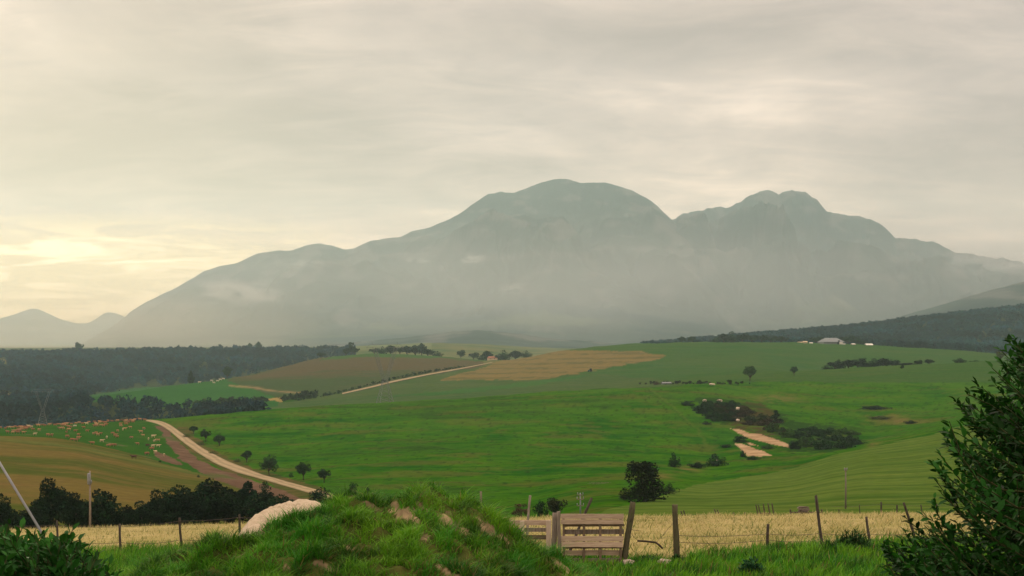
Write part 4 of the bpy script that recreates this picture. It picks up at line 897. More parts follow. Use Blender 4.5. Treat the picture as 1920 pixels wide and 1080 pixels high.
COWM = {'tan': mat_noise('tan_hide', (0.32, 0.17, 0.075), (0.46, 0.27, 0.14), 1.5), 'brown': mat_noise('brown_hide', (0.20, 0.085, 0.04), (0.34, 0.16, 0.085), 1.5),
        'cream': mat_noise('cream_hide', (0.44, 0.335, 0.18), (0.56, 0.44, 0.27), 1.5), 'dark': mat_noise('dark_hide', (0.05, 0.022, 0.014), (0.10, 0.045, 0.03), 1.5),
        'white': mat_noise('white_hide', (0.46, 0.39, 0.29), (0.58, 0.51, 0.40), 1.5), 'rust': mat_noise('rusty_hide', (0.24, 0.10, 0.045), (0.36, 0.17, 0.085), 1.5)}
COWS = {}
def cow(px, py, tone, label, rz, var=0, scale=1.0, dmin=330):
    key = (tone, var)
    if key not in COWS:
        me = make_cow(var).me('cow', True); me.materials.append(COWM[tone]); COWS[key] = me
    p = hit(px, py, dmin); o = bpy.data.objects.new('cow', COWS[key]); COL.objects.link(o); o.location = p
    o.rotation_euler = (0, 0, rz); o.scale = (scale,) * 3
    return tag(o, label, 'cow', 'cattle grazing on the hillside pasture' if px < 330 else 'cream cattle at the edge of the far wood')
def herd():
    r = random.Random(4)
    # (x, y) in the enlarged crop: photo x = X / 5.647, y = 770 + Y / 5.647
    named = [
     (80,240,'rust','rusty cow leftmost in the lower row under the skyline herd'),(135,243,'tan','tan cow second from the left under the skyline herd'),(188,243,'brown','small brown cow between two tan ones at the left'),
     (252,246,'tan','tan cow below the densest knot of the skyline herd'),(350,212,'brown','brown cow just below the skyline row, left of a tan one'),(415,218,'tan','tan cow alone below the left skyline row'),
     (370,262,'cream','cream cow alone low at the left of the pasture'),(508,272,'rust','left cow of the rusty pair near the brown hill'),(550,274,'rust','right cow of the rusty pair near the brown hill'),
     (628,196,'brown','brown cow close under the skyline row near the middle'),(728,212,'tan','tan cow above a small brown one in mid pasture'),(705,240,'brown','small brown cow under a tan one in mid pasture'),
     (800,228,'brown','brown cow high in mid pasture between two tan ones'),(792,175,'white','white cow just below the skyline row in the middle'),(886,190,'brown','brown cow close below the middle of the skyline row'),
     (925,228,'rust','rusty cow standing alone in the upper middle pasture'),(712,288,'brown','small brown cow alone in the left middle pasture'),(832,270,'rust','upper cow of the rusty group in mid pasture'),
     (832,302,'rust','middle cow of the rusty group in mid pasture'),(764,324,'brown','brown cow lower left in the group near the brown hill'),(808,328,'brown','brown cow lower right in the group near the brown hill'),
     (990,256,'tan','tan cow at the left of the cluster in the centre of the pasture'),(1018,250,'rust','rusty cow at the back of the central cluster'),(1035,268,'tan','tan cow at the front of the central cluster'),(1066,254,'rust','rusty cow at the right of the central cluster'),
     (1130,298,'cream','pale cow right of the central cluster'),(1080,334,'cream','cream cow alone in the low centre of the pasture'),(975,360,'brown','brown cow alone near the edge of the brown hill'),
     (1150,384,'rust','rusty left cow of the low trio'),(1182,380,'rust','rusty middle cow of the low trio'),(1214,378,'brown','brown right cow of the low trio'),
     (1195,252,'brown','brown cow left in the diagonal string of cattle'),(1222,272,'brown','brown cow lowest in the diagonal string of cattle'),(1238,290,'brown','small brown cow at the tail of the diagonal string'),
     (1246,224,'tan','tan cow in the middle of the diagonal string'),(1300,212,'cream','cream cow at the head of the diagonal string'),(1322,204,'tan','tan cow at the right end of the diagonal string'),
     (1280,170,'tan','tan cow under the right end of the skyline row'),(1278,152,'rust','rusty cow just under the right end of the skyline row'),(1380,188,'tan','tan cow alone right of the diagonal string'),
     (1390,298,'brown','brown cow alone in the right middle pasture'),(1490,236,'tan','tan cow beside the top of the ploughed strip'),(1514,272,'tan','smaller tan cow beside the ploughed strip'),(1524,200,'brown','brown cow on the upper end of the ploughed strip'),
     (1455,366,'brown','dull brown cow alone low in the right pasture'),(1625,286,'cream','cream cow highest of the pale group by the ploughed strip'),(1572,312,'cream','cream cow leftmost of the pale group by the ploughed strip'),
     (1634,334,'cream','cream cow broadside in the middle of the pale group'),(1672,328,'tan','tan cow at the right of the pale group by the ploughed strip'),(1562,384,'dark','dark cow below the pale group by the ploughed strip'),
     (1620,390,'cream','cream cow left of another below the pale group'),(1676,388,'cream','cream cow nearest the ploughed strip below the pale group'),(1606,420,'rust','rusty cow under two cream ones by the ploughed strip'),
     (1645,456,'cream','cream cow second lowest by the ploughed strip'),(1738,486,'cream','cream cow lowest of all by the ploughed strip'),(1556,472,'brown','brown cow low beside the dark bare patch'),
     (1415,510,'dark','dark brown cow at the lower edge of the pasture')]
    for i, (X, Y, tone, lab) in enumerate(named):
        rz = r.choice((0.2, 3.0, -0.3, 3.4)) if tone != 'cream' else r.choice((1.3, -1.4, 0.5, 2.8))
        cow(X / 5.647, 770 + Y / 5.647, tone, lab, rz + r.uniform(-0.5, 0.5), i % 3, r.uniform(0.62, 0.78))
    # the row along the skyline: alike and crowded
    x = -4.0; i = 0
    while x < 276:
        dense = 20 < x < 52 or 110 < x < 130 or 170 < x < 205 or 235 < x < 255
        yc = float(np.interp(x, [0, 50, 100, 150, 200, 250, 275], [804.5, 801.5, 798, 795, 792, 788, 787.5]))
        tone = r.choices(('tan', 'rust', 'brown', 'cream', 'dark', 'white'), (46, 32, 14, 4, 3, 1))[0]
        zone = 'far left part' if x < 60 else 'left middle part' if x < 120 else 'middle' if x < 180 else 'right middle part' if x < 230 else 'right end by the road'
        for k in range(2 if dense else 1):
            cow(x + r.uniform(-3, 3), yc + r.uniform(-1, 2.0) + (k * r.uniform(2, 7)), tone, '%s cow crowded into the %s of the skyline row' % ({'tan': 'tan', 'rust': 'rusty', 'brown': 'brown', 'cream': 'cream', 'dark': 'dark brown', 'white': 'white'}[tone], zone), r.choice((0, 3.1)) + r.uniform(-0.6, 0.6), i % 3, r.uniform(0.64, 0.8), 400)
            i += 1
        x += r.uniform(2.6, 5.0) if dense else r.uniform(3.6, 8)
    for px, py, lab in ((374, 716, 'cream cow alone at the left in front of the far wood'), (397, 713, 'cream cow leftmost of the little herd by the far wood'), (401, 717, 'cream cow lowest of the little herd by the far wood'),
                        (408, 713.5, 'cream cow in the middle of the little herd by the far wood'), (413, 711, 'cream cow right of the middle in the little herd by the far wood'), (419, 709.5, 'cream cow rightmost beside the dark tree by the far wood')):
        cow(px, py + 2.5, 'white', lab, r.choice((0.1, 3.0)), int(px) % 3, 1.2, 1000)
herd()

# ------------------------------------------------------------------ fences and gate
def post(px0, py0, px1, py1, d, wpx, mat, label, lean_d=0.0, group=None, name='fence_post', flat=False, cat='post', sink=0.15):
    """a rough wooden post from its top to its foot"""
    a = pt(px0, py0, d + lean_d); b = pt(px1, py1, d); dirn = (a - b).normalized(); L = (a - b).length; b0 = b - dirn * sink
    rr = random.Random(int(px0 * 3 + py0)); rad = wpx / F * d / 2; mb = MB(); n = 9; m = 9; V = []; Q = []
    x = dirn.cross(Vector((0, 1, 0))).normalized(); y = x.cross(dirn)
    ph = rr.uniform(0, 6)
    for i in range(m):
        t = i / (m - 1); c = (L + sink) * t; w = rad * (1.06 - 0.12 * t) * (1 + 0.05 * math.sin(t * 9 + ph)); ox = rad * 0.35 * math.sin(t * 4 + ph)
        for j in range(n):
            th = 2 * math.pi * j / n + ph; q = w * (1 + 0.10 * math.sin(3 * th + ph) + rr.uniform(-0.05, 0.05)); yy = 0.45 if flat else 1
            zz = c + (rr.uniform(-1, 1) * rad * 0.35 if i == m - 1 else 0)
            V.append(x * (math.cos(th) * q + ox) + y * (math.sin(th) * q * yy) + dirn * zz)
    for i in range(m - 1):
        for j in range(n): k = (j + 1) % n; Q.append((i * n + j, i * n + k, (i + 1) * n + k, (i + 1) * n + j))
    V += [dirn * ((L + sink) + rad * 0.15)]; T = [(len(V) - 1, (m - 1) * n + j, (m - 1) * n + (j + 1) % n) for j in range(n)]
    mb.add(V, Q, T); o = mb.build(name, mat, None, True); o.location = b0
    return tag(o, label, cat, group)
gp = 'posts of the wire fence in front of the straw field'
post(1185, 942, 1173, 1052, 26.8, 11.5, M_mossy, 'thick mossy leaning post right against the pallet', 0.1)
post(1267, 947, 1266.5, 1057, 27.0, 11.5, M_mossy, 'thick mossy upright post right of the hanging branch')
post(1440.8, 983, 1438, 1036, 28.4, 5.6, M_post, 'short dark post between the thick mossy post and the tall thin one', group=gp)
post(1529, 929, 1544, 1030, 29.0, 5.6, M_post, 'tall thin dark post leaning left in the right half of the fence', group=gp)
post(1625, 969, 1630, 1020, 29.4, 4.8, M_post, 'short rough post behind the weedy bush', group=gp)
post(1695, 942.5, 1719, 1024, 29.7, 5.0, M_post, 'strongly tilted thin post left of the right shrub', group=gp)
post(225, 983, 226, 1042, 44, 4.6, M_post, 'dark upright post furthest left in the left fence', group='posts of the left wire fence')
post(337, 971, 340.5, 1034, 43, 4.6, M_post, 'dark post in the middle of the left fence', group='posts of the left wire fence')
post(448.5, 964.5, 449.5, 1028, 42, 4.2, M_post, 'grey post left of the pale sand heap', group='posts of the left wire fence')
post(107, 976, 108, 1045, 46, 4.0, M_post, 'faint dark post above the left shrub', group='posts of the left wire fence')
post(901, 922, 901.5, 985, 34, 4.6, M_grey, 'thin grey post standing behind the right slope of the mound')
post(993.5, 929, 989.5, 992, 29, 4.6, M_grey, 'thin weathered post rising above the low rails left of the pallet', 0.2)
post(1109, 934, 1066, 1040, 27.3, 5.2, M_post, 'slanting grey pole leaning behind the pallet', 0.5, name='leaning_pole', cat='pole')
gate_g = 'boards standing at the left end of the pallet'
post(1039, 962, 1040, 1034, 26.6, 10.5, M_grey, 'broad grey weathered upright board left of the pallet', group=gate_g, name='upright_board', flat=True, cat='board')
post(1048.5, 959, 1048, 1036, 26.5, 7.5, M_grey, 'narrower grey upright touching the left end of the pallet', group=gate_g, name='upright_board', flat=True, cat='board')
def pallet():
    d = 26.7; s = d / F; o3 = pt(1110, 1057, d); root = empty('wooden_pallet', o3, 0, 'weathered wooden pallet stood on edge as a gate between the posts', 'pallet')
    def bar(name, X0, Y0, X1, Y1, dep, th, mat, tilt=0.0, label=None):
        # enlarged crop coordinates: photo x = 920 + X / 5.0526, y = 900 + Y / 5.0526
        x0, x1 = 920 + X0 / 5.0526, 920 + X1 / 5.0526; y0, y1 = 900 + Y0 / 5.0526, 900 + Y1 / 5.0526
        c = Vector((((x0 + x1) / 2 - 1110) * s, dep, (1057 - (y0 + y1) / 2) * s)); mb = MB()
        rr = random.Random(int(X0 + Y0)); w = (x1 - x0) * s; h = (y1 - y0) * s; n = 8; V = []; Q = []
        hor = w > h
        for i in range(n + 1):
            t = i / n - 0.5; k1 = rr.uniform(-1, 1) * 0.003; k2 = rr.uniform(-1, 1) * 0.003
            if hor: pr = [(t * w, -th / 2, -h / 2 + k1), (t * w, th / 2, -h / 2 + k1), (t * w, th / 2, h / 2 + k2), (t * w, -th / 2, h / 2 + k2)]
            else: pr = [(-w / 2 + k1, -th / 2, t * h), (w / 2 + k2, -th / 2, t * h), (w / 2 + k2, th / 2, t * h), (-w / 2 + k1, th / 2, t * h)]
            V += pr
        for i in range(n):
            for j in range(4): k = (j + 1) % 4; Q.append((i * 4 + j, i * 4 + k, (i + 1) * 4 + k, (i + 1) * 4 + j))
        Q += [(0, 1, 2, 3), (n * 4 + 3, n * 4 + 2, n * 4 + 1, n * 4)]
        mb.add(V, Q); ob = mb.build(name, mat, root); ob.location = c; ob.rotation_euler = (0, tilt, 0)
        if label: ob['label'] = label
        return ob
    for i, (x0, x1) in enumerate(((684, 704), (875, 897), (1030, 1052), (1225, 1246))): bar('stringer', x0, 330, x1, 790, 0.05, 0.085, M_pale_d, random.uniform(-0.01, 0.01))
    bar('front_board', 663, 322, 1262, 368, -0.012, 0.022, M_pale, 0.006); bar('front_board', 666, 374, 1259, 418, -0.012, 0.022, M_pale, 0.004)
    bar('front_board', 652, 532, 1258, 580, -0.012, 0.022, M_pale, 0.01); bar('front_board', 648, 586, 1254, 635, -0.012, 0.022, M_pale, 0.008)
    bar('back_board', 690, 424, 1272, 448, 0.105, 0.02, M_pale_d); bar('back_board', 690, 474, 1270, 520, 0.105, 0.02, M_grey)  # first thin strip is shade under the top boards, built in dark timber
    bar('back_board', 690, 640, 1268, 655, 0.105, 0.02, M_pale_d); bar('back_board', 690, 672, 1262, 720, 0.105, 0.02, M_pale); bar('back_board', 690, 748, 1240, 788, 0.105, 0.02, M_grey)
    root.rotation_euler = (-0.03, 0, 0.03)
pallet()
def rails():
    d = 27.4; s = d / F; o3 = pt(985, 1022, d); root = empty('rail_fence', o3, 0, 'low pale timber rail panel left of the pallet behind the mound', 'fence panel')
    def b(name, x0, y0, x1, y1, dep, th, mat):
        mb = MB(); mb.box((0, 0, 0), ((x1 - x0) * s, th, (y1 - y0) * s), None, 0.004); ob = mb.build(name, mat, root); ob.location = (((x0 + x1) / 2 - 985) * s, dep, (1022 - (y0 + y1) / 2) * s)
    b('rail', 925, 975.5, 1025, 984.5, 0.02, 0.024, M_pale); b('rail', 925, 990, 1025, 997.5, 0.02, 0.024, M_grey); b('rail', 940, 1003.5, 1033, 1012, 0.02, 0.024, M_pale_d)
    b('upright', 1024, 975, 1033.5, 1030, -0.045, 0.05, M_cream); b('upright', 974.5, 976.5, 983, 1012, -0.03, 0.05, M_cream)
rails()
def wire(name, pts, label, rad=0.004, mat=None, cat='wire', group=None, n=14, sag=0.0):
    P = [pt(*p) for p in pts]; o0 = P[0]; Q = []
    for a, b in zip(P[:-1], P[1:]):
        for i in range(n):
            t = i / n; p = a.lerp(b, t); p.z -= sag * 4 * t * (1 - t); Q.append(p - o0)
    Q.append(P[-1] - o0); mb = MB(); mb.tube(Q, rad, 5); o = mb.build(name, mat or M_wire, None, True); o.location = o0; return tag(o, label, cat, group)
gw = 'slack wires of the fence in front of the straw field'
wire('fence_wire', [(1268, 1004, 26.95), (1439, 1001, 28.35), (1539, 1000, 28.95), (1628, 1001, 29.35), (1713, 1000, 29.65), (1800, 1001, 30)], 'rusty upper wire strung between the right fence posts', 0.005, group=gw, sag=0.03)
wire('fence_wire', [(1268, 1016, 26.95), (1439.5, 1012, 28.35), (1540, 1011, 28.95), (1629, 1011, 29.35), (1716, 1011, 29.65), (1800, 1011, 30)], 'rusty lower wire strung between the right fence posts', 0.005, group=gw, sag=0.05)
wire('fence_wire', [(1183, 993, 26.8), (1198, 995, 27)], 'short stub of wire sticking from the leaning mossy post', 0.005)
wire('fence_wire', [(1184, 1001, 26.8), (1197, 1015, 26.9)], 'wire from the leaning mossy post down to the hanging branch', 0.004)
wire('fence_wire', [(1262, 981, 27), (1231, 1017, 27)], 'slanting wire holding the hanging branch to the thick upright post', 0.004)
gl = 'wires of the left fence'
wire('fence_wire', [(-20, 985, 46), (107, 985, 45.9), (225, 988, 43.9), (338, 977, 42.9), (449, 970, 41.9), (480, 969, 41)], 'top wire of the left fence', 0.007, group=gl, sag=0.03)
wire('fence_wire', [(-20, 1010, 46), (108, 1012, 45.9), (225.5, 1017, 43.9), (339, 1012, 42.9), (449, 1002, 41.9), (480, 1000, 41)], 'lower wire of the left fence', 0.007, group=gl, sag=0.08)
tag(wire('branch', [(1195, 1014, 26.9), (1212, 1015, 26.9), (1229, 1017, 27), (1236, 1022, 27), (1242, 1028, 27.05)], '', 0.02, M_bark, 'branch', n=5), 'bent dead branch hanging in the wires between the two mossy posts', 'branch')
def rock(px, py, d, w, h, label, mat=None, name='rock', seed=1, group=None, cat='rock', on=None):
    p = pt(px, py, d) if on is None else on; r = np.random.default_rng(seed); n, m = 20, 12; V = []; Q = []
    for i in range(m):
        ph = math.pi * i / (m - 1)
        for j in range(n):
            th = 2 * math.pi * j / n; V.append((math.sin(ph) * math.cos(th), math.sin(ph) * math.sin(th), math.cos(ph)))
    V = np.array(V); k = 1 + 0.28 * fbm(V[:, 0] * 1.3 + seed, V[:, 1] * 1.3 + V[:, 2] * 1.7, seed, 3); V = np.sign(V) * np.abs(V) ** 0.8 * k[:, None]
    for i in range(m - 1):
        for j in range(n): e = (j + 1) % n; Q.append((i * n + j, (i + 1) * n + j, (i + 1) * n + e, i * n + e))
    V = V * (w / 2, w / 2.4, h / 2); o = link(name, mesh(name, V, Q, None, True), mat or M_rock); o.location = p; return tag(o, label, cat, group)
rock(1178, 1055, 26.3, 0.20, 0.12, 'grey rounded rock at the foot of the leaning mossy post', seed=3)
rock(1245.5, 1053, 26.2, 0.22, 0.10, 'flat pale rock in the grass left of the thick upright post', seed=8)
gs = 'white stones lying in and above the gully'
for px, py, w, h, lab in ((1320, 755, 3.0, 2.0, 'white stone on the dark bush at the head of the gully'), (1348, 756, 4.2, 2.6, 'larger pinkish white stone beside a rounded bush in the gully'), (1382, 770, 3.0, 2.2, 'white stone on the brown scrub in the middle of the gully'),
                          (1382, 792, 3.0, 1.8, 'dull white stone low on the brown gully scrub'), (1334, 724, 4.6, 1.6, 'flat white stone on the grass crest above the gully'), (1343, 869, 2.4, 1.5, 'white stone at the foot of the wide dark bush below the scars')):
    p = hit(px, py, 250); p.y -= 2.2; p.z += 1.0; rock(px, py, p.y, w * p.y / 1100, h * p.y / 1100, lab, M_cream, seed=int(px), group=gs, on=p, name='stone', cat='stone')

# fences and timbers beyond the crest
gf = 'posts of the far fence on the olive field'
for px, top, base, w, lab in ((1652.5, 941, 968, 3.2, 'darkest and tallest post of the far fence on the olive field'), (1612, 946, 968, 1.8, 'thin post of the far fence left of its tallest post'), (1573, 955, 968, 2.0, 'short stump of the far fence by the grey pole'),
                              (1682, 947, 968, 3.0, 'blunt post of the far fence left of the strongly tilted post'), (1727.5, 946, 967, 2.2, 'thin post of the far fence right of the strongly tilted post'), (1757, 945, 967, 2.4, 'slanted post of the far fence next to the right shrub'), (1791, 944, 967, 2.6, 'post of the far fence touching the right shrub')):
    post(px - 0.6, top, px + 1, base + 3, 126, w, M_post, lab, group=gf)
wire('fence_wire', [(1560, 950, 126), (1612, 949, 125.9), (1652, 946, 125.9), (1727, 949, 125.9), (1800, 948, 126)], 'faint wire of the far fence on the olive field', 0.012)
gk = 'dark stakes sticking up behind the straw field'
for x0, y0, x1, y1, lab in ((1417.5, 946, 1422, 968, 'leftmost stake of the tall group of five'), (1422, 946, 1426.5, 968, 'second stake from the left in the tall group of five'), (1431, 945, 1434.5, 968, 'middle stake of the tall group of five'), (1440, 944, 1444, 968, 'stake right of the middle in the tall group of five'), (1447, 944, 1453, 968, 'rightmost thin stake of the tall group of five'),
                            (1339.5, 954.5, 1345.5, 970, 'left stake of the low slanted pair'), (1345, 955.5, 1350.5, 970, 'right stake of the low slanted pair'), (1277, 958, 1283, 972, 'left stake of the pair just right of the thick upright post'), (1282, 957, 1287, 972, 'right stake of the pair just right of the thick upright post'),
                            (1376, 961, 1377, 970, 'tiny stake between the low pair and the tall group'), (1397, 961, 1398, 970, 'tiny stake left of the tall group of five')):
    post(x0, y0, x1, y1 + 4, 88, 2.4, M_post, lab, group=gk, name='stake', cat='stake')
def timber(name, label, d, bars, cat, mat=M_post):
    o0 = pt(bars[0][0], bars[0][1], d); mb = MB()
    for x0, y0, x1, y1, w in bars: mb.tube([pt(x0, y0, d) - o0, pt((x0 + x1) / 2, (y0 + y1) / 2 + 0.3, d + 0.1) - o0, pt(x1, y1, d) - o0], w / F * d / 2, 6)
    o = mb.build(name, mat); o.location = o0; return tag(o, label, cat)
timber('fallen_rail', 'dark fallen rail lying across the feet of the tall stakes', 88, [(1420, 962.5, 1446, 963, 2.6), (1421, 965.5, 1441, 966, 2.2)], 'rail')
def feeder():
    d = 90; o0 = pt(1511, 970, d); root = empty('feed_trough', o0, 0, 'grey timber feed trough with a stack of boards on the crest of the straw field', 'feed trough'); s = d / F
    def b(name, pieces, mat):
        mb = MB()
        for x0, y0, x1, y1, dep in pieces: mb.box((((x0 + x1) / 2 - 1511) * s, dep, (970 - (y0 + y1) / 2) * s), (abs(x1 - x0) * s, 0.12, abs(y1 - y0) * s), None, 0.015)
        mb.build(name, mat, root)
    b('post', [(1481, 955, 1483.5, 972, 0)], M_post); b('post', [(1540, 955, 1542.5, 972, 0)], M_post); b('post', [(1500, 957, 1502, 972, 0)], M_post)
    b('rail', [(1483, 960, 1541, 962, 0.1)], M_post); b('rail', [(1483, 964.5, 1541, 966.2, 0.1)], M_post)
    b('board_stack', [(1500, 950.5, 1516, 952.2, 0.35), (1497, 952.4, 1519, 955, 0.4), (1499, 955.2, 1520, 958.5, 0.3), (1498, 958.7, 1518, 962, 0.38), (1500, 962.2, 1520, 966, 0.3)], M_grey)
feeder()
# ------------------------------------------------------------------ poles, pylons, stay
def pole(name, px, top, d, w, label, extras, cat='utility pole', mat=M_grey):
    x = (px - 960) / F * d; g = Vector((x, d, float(gz(x, d)))); h = (HY - top) / F * d - g.z; s = d / F
    root = empty(name, g, 0, label, cat); mb = MB(); mb.tube([(0, 0, -0.3), (0.02, 0, h * 0.5), (0, 0, h)], [w * s * 0.6, w * s * 0.5, w * s * 0.38], 8); mb.build('shaft', mat, root, True)
    for kind, dz, sz in extras:
        mb = MB(); z = h - dz * s
        if kind == 'crossarm':
            mb.box((0, -0.08, z), (sz * s, 0.08, 0.09)); c = mb.build('crossarm', M_grey, root)
            for t in (-0.45, 0.45):
                m2 = MB(); m2.tube([(t * sz * s, -0.08, z + 0.04), (t * sz * s, -0.08, z + 0.14), (t * sz * s, -0.08, z + 0.3)], [0.03, 0.06, 0.035], 7); m2.build('insulator', M_steel, c, True)
        elif kind == 'transformer':
            mb.tube([(0, -0.25, z - 0.45), (0, -0.25, z - 0.4), (0, -0.25, z + 0.35), (0, -0.25, z + 0.42)], [0.09, 0.13, 0.13, 0.09], 10); mb.box((0, -0.1, z), (0.12, 0.3, 0.1)); mb.build('transformer', M_steel, root, True)
    return root
pole('utility_pole', 168.5, 883, 108, 4.2, 'wooden utility pole with a transformer in front of the dark tree row', [('transformer', 14, 0), ('crossarm', 24, 7)])
pole('utility_pole', 1585.5, 878, 148, 3.0, 'faint slim grey pole on the olive field', [('crossarm', 4, 5)])
pole('utility_pole', 1088, 924, 165, 2.6, 'pole top with pairs of white insulators above the pallet', [('crossarm', 4, 11), ('crossarm', 12, 13), ('crossarm', 24, 13)], mat=M_steel)
wire('power_line', [(380, 909.5, 150), (500, 917, 150)], 'faint power line in front of the dark tree row', 0.008, M_wire, 'power line', sag=0.05)
def pylon(px, top, base, d, sc, label):
    x = (px - 960) / F * d; g = Vector((x, d, (HY - base) / F * d)); h = (base - top) / F * d; root = empty('pylon', g, 0.35, label, 'pylon')
    def lat(name, segs, rad):
        mb = MB()
        for a, b in segs: mb.tube([a, b], rad, 4, False)
        mb.build(name, M_pyl, root)
    W = h * 0.13; wz = h * 0.40; ww = h * 0.035; top_w = h * 0.20
    segs = []; brace = []
    for sx in (-1, 1):
        for sy in (-1, 1):
            segs.append(((sx * W, sy * W, -1.0), (sx * ww, sy * ww, wz)))
    for i in range(6):
        t0, t1 = i / 6, (i + 1) / 6; a, b = W + (ww - W) * t0, W + (ww - W) * t1; z0, z1 = wz * t0, wz * t1
        for sy in (-1, 1): brace += [((-a, sy * a, z0), (b, sy * b, z1)), ((a, sy * a, z0), (-b, sy * b, z1)), ((sy * a, -a, z0), (sy * b, b, z1)), ((sy * a, a, z0), (sy * b, -b, z1))]
    lat('legs', segs, 0.16 * sc); lat('leg_bracing', brace, 0.07 * sc)
    v = []; vb = []
    for s in (-1, 1):
        for sy in (-1, 1):
            v += [((s * ww, sy * ww, wz), (s * top_w, sy * ww * 0.6, h * 0.92)), ((0, sy * ww, wz), (s * (top_w - h * 0.05), sy * ww * 0.6, h * 0.92))]
            for i in range(6):
                t0, t1 = i / 6, (i + 1) / 6; o0 = ww + (top_w - ww) * t0; i1 = (top_w - h * 0.05) * t1
                vb.append(((s * o0, sy * ww, wz + (h * 0.92 - wz) * t0), (s * i1, sy * ww * 0.7, wz + (h * 0.92 - wz) * t1)))
    lat('head_frame', v, 0.13 * sc); lat('head_bracing', vb, 0.06 * sc)
    arm = []
    for z, q in ((h * 0.92, 0.30), (h * 0.97, 0.24)):
        for sy in (-1, 1): arm.append(((-h * q, sy * ww * 0.5, z), (h * q, sy * ww * 0.5, z)))
    for s in (-1, 1): arm += [((s * h * 0.30, 0, h * 0.92), (s * h * 0.24, 0, h * 0.97)), ((s * top_w, 0, h * 0.97), (s * top_w, 0, h)), ((s * h * 0.29, 0, h * 0.92), (s * h * 0.29, 0, h * 0.87)), ((s * 0.02, 0, h * 0.92), (s * 0.02, 0, h * 0.87))]
    lat('crossarm', arm, 0.10 * sc)
M_pyl = mat_noise('pylon_steel', (0.12, 0.14, 0.135), (0.19, 0.21, 0.20), 1, rough=0.8)
pylon(722, 642, 762, 800, 0.75, 'tall lattice pylon standing in front of the fallow field')
pylon(80, 728, 797, 780, 0.4, 'lattice pylon faint against the dark wood at the left')
def stay():
    a = pt(-40, 803, 9.5); b = pt(79, 1000, 9.0); c = b + (b - a).normalized() * 2.4; o0 = c.copy(); c.z = max(c.z, float(gz(c.x, c.y)) - 0.1)
    top = a + (a - b).normalized() * 2.5
    root = empty('stay_wire', c, 0, 'pale grey stay wire slanting down into the left shrub', 'stay wire')
    mb = MB(); mb.tube([b - c, a - c, top - c], 0.0085, 8); mb.build('sleeve', M_steel, root, True)
    mb = MB(); mb.tube([Vector((0, 0, 0)), b - c], 0.005, 6); mb.build('rod', M_wire, root, True)
stay()

# ------------------------------------------------------------------ buildings
def house(name, px, base, d, wpx, hpx, roofpx, deep, wall, roof, label, rz=0.0, windows=(), door=None, hip=0.0, cat='house'):
    x = (px - 960) / F * d; s = d / F; g = Vector((x, d, float(gz(x, d)))); zb = (HY - base) / F * d; g.z = max(g.z, zb) if abs(g.z - zb) > 6 else zb
    root = empty(name, g, rz, label, cat); w, h, r = wpx * s, hpx * s, roofpx * s
    mb = MB(); W = w / 2; D = deep / 2
    mb.add([(-W, -D, -2), (W, -D, -2), (W, D, -2), (-W, D, -2), (-W, -D, h), (W, -D, h), (W, D, h), (-W, D, h), (-W * (1 - hip), 0, h + r * 0.97), (W * (1 - hip), 0, h + r * 0.97)],
           [(0, 1, 5, 4), (1, 2, 6, 5), (2, 3, 7, 6), (3, 0, 4, 7)], [(5, 6, 9), (7, 4, 8)]); mb.build('wall', wall, root)
    e = 0.45; mb = MB(); t = 0.18; zlo = h - r * (e / D) if D else h; H = W * (1 - hip) + (e if hip == 0 else 0)
    for q in (0, t):
        mb.add([(-W - e, -D - e, zlo + 0.06 + q), (W + e, -D - e, zlo + 0.06 + q), (H, 0, h + r + 0.06 + q), (-H, 0, h + r + 0.06 + q), (W + e, D + e, zlo + 0.06 + q), (-W - e, D + e, zlo + 0.06 + q)],
               [(0, 1, 2, 3), (4, 5, 3, 2)], [(1, 4, 2), (5, 0, 3)] if hip else [])
    mb.add([(-W - e, -D - e, zlo + 0.06), (W + e, -D - e, zlo + 0.06), (W + e, -D - e, zlo + 0.06 + t), (-W - e, -D - e, zlo + 0.06 + t)], [(0, 1, 2, 3)])
    mb.build('roof', roof, root)
    for fx, fz, fw, fh in windows:
        m2 = MB(); m2.box((fx * w, -D - 0.02, fz * h), (fw * w, 0.08, fh * h)); m2.build('window', M_dark, root)
    if door:
        m2 = MB(); m2.box((door[0] * w, -D - 0.02, door[2] * h / 2), (door[1] * w, 0.1, door[2] * h)); m2.build('door', M_dark, root)
    return root
gh = 'farm buildings on the far hill'
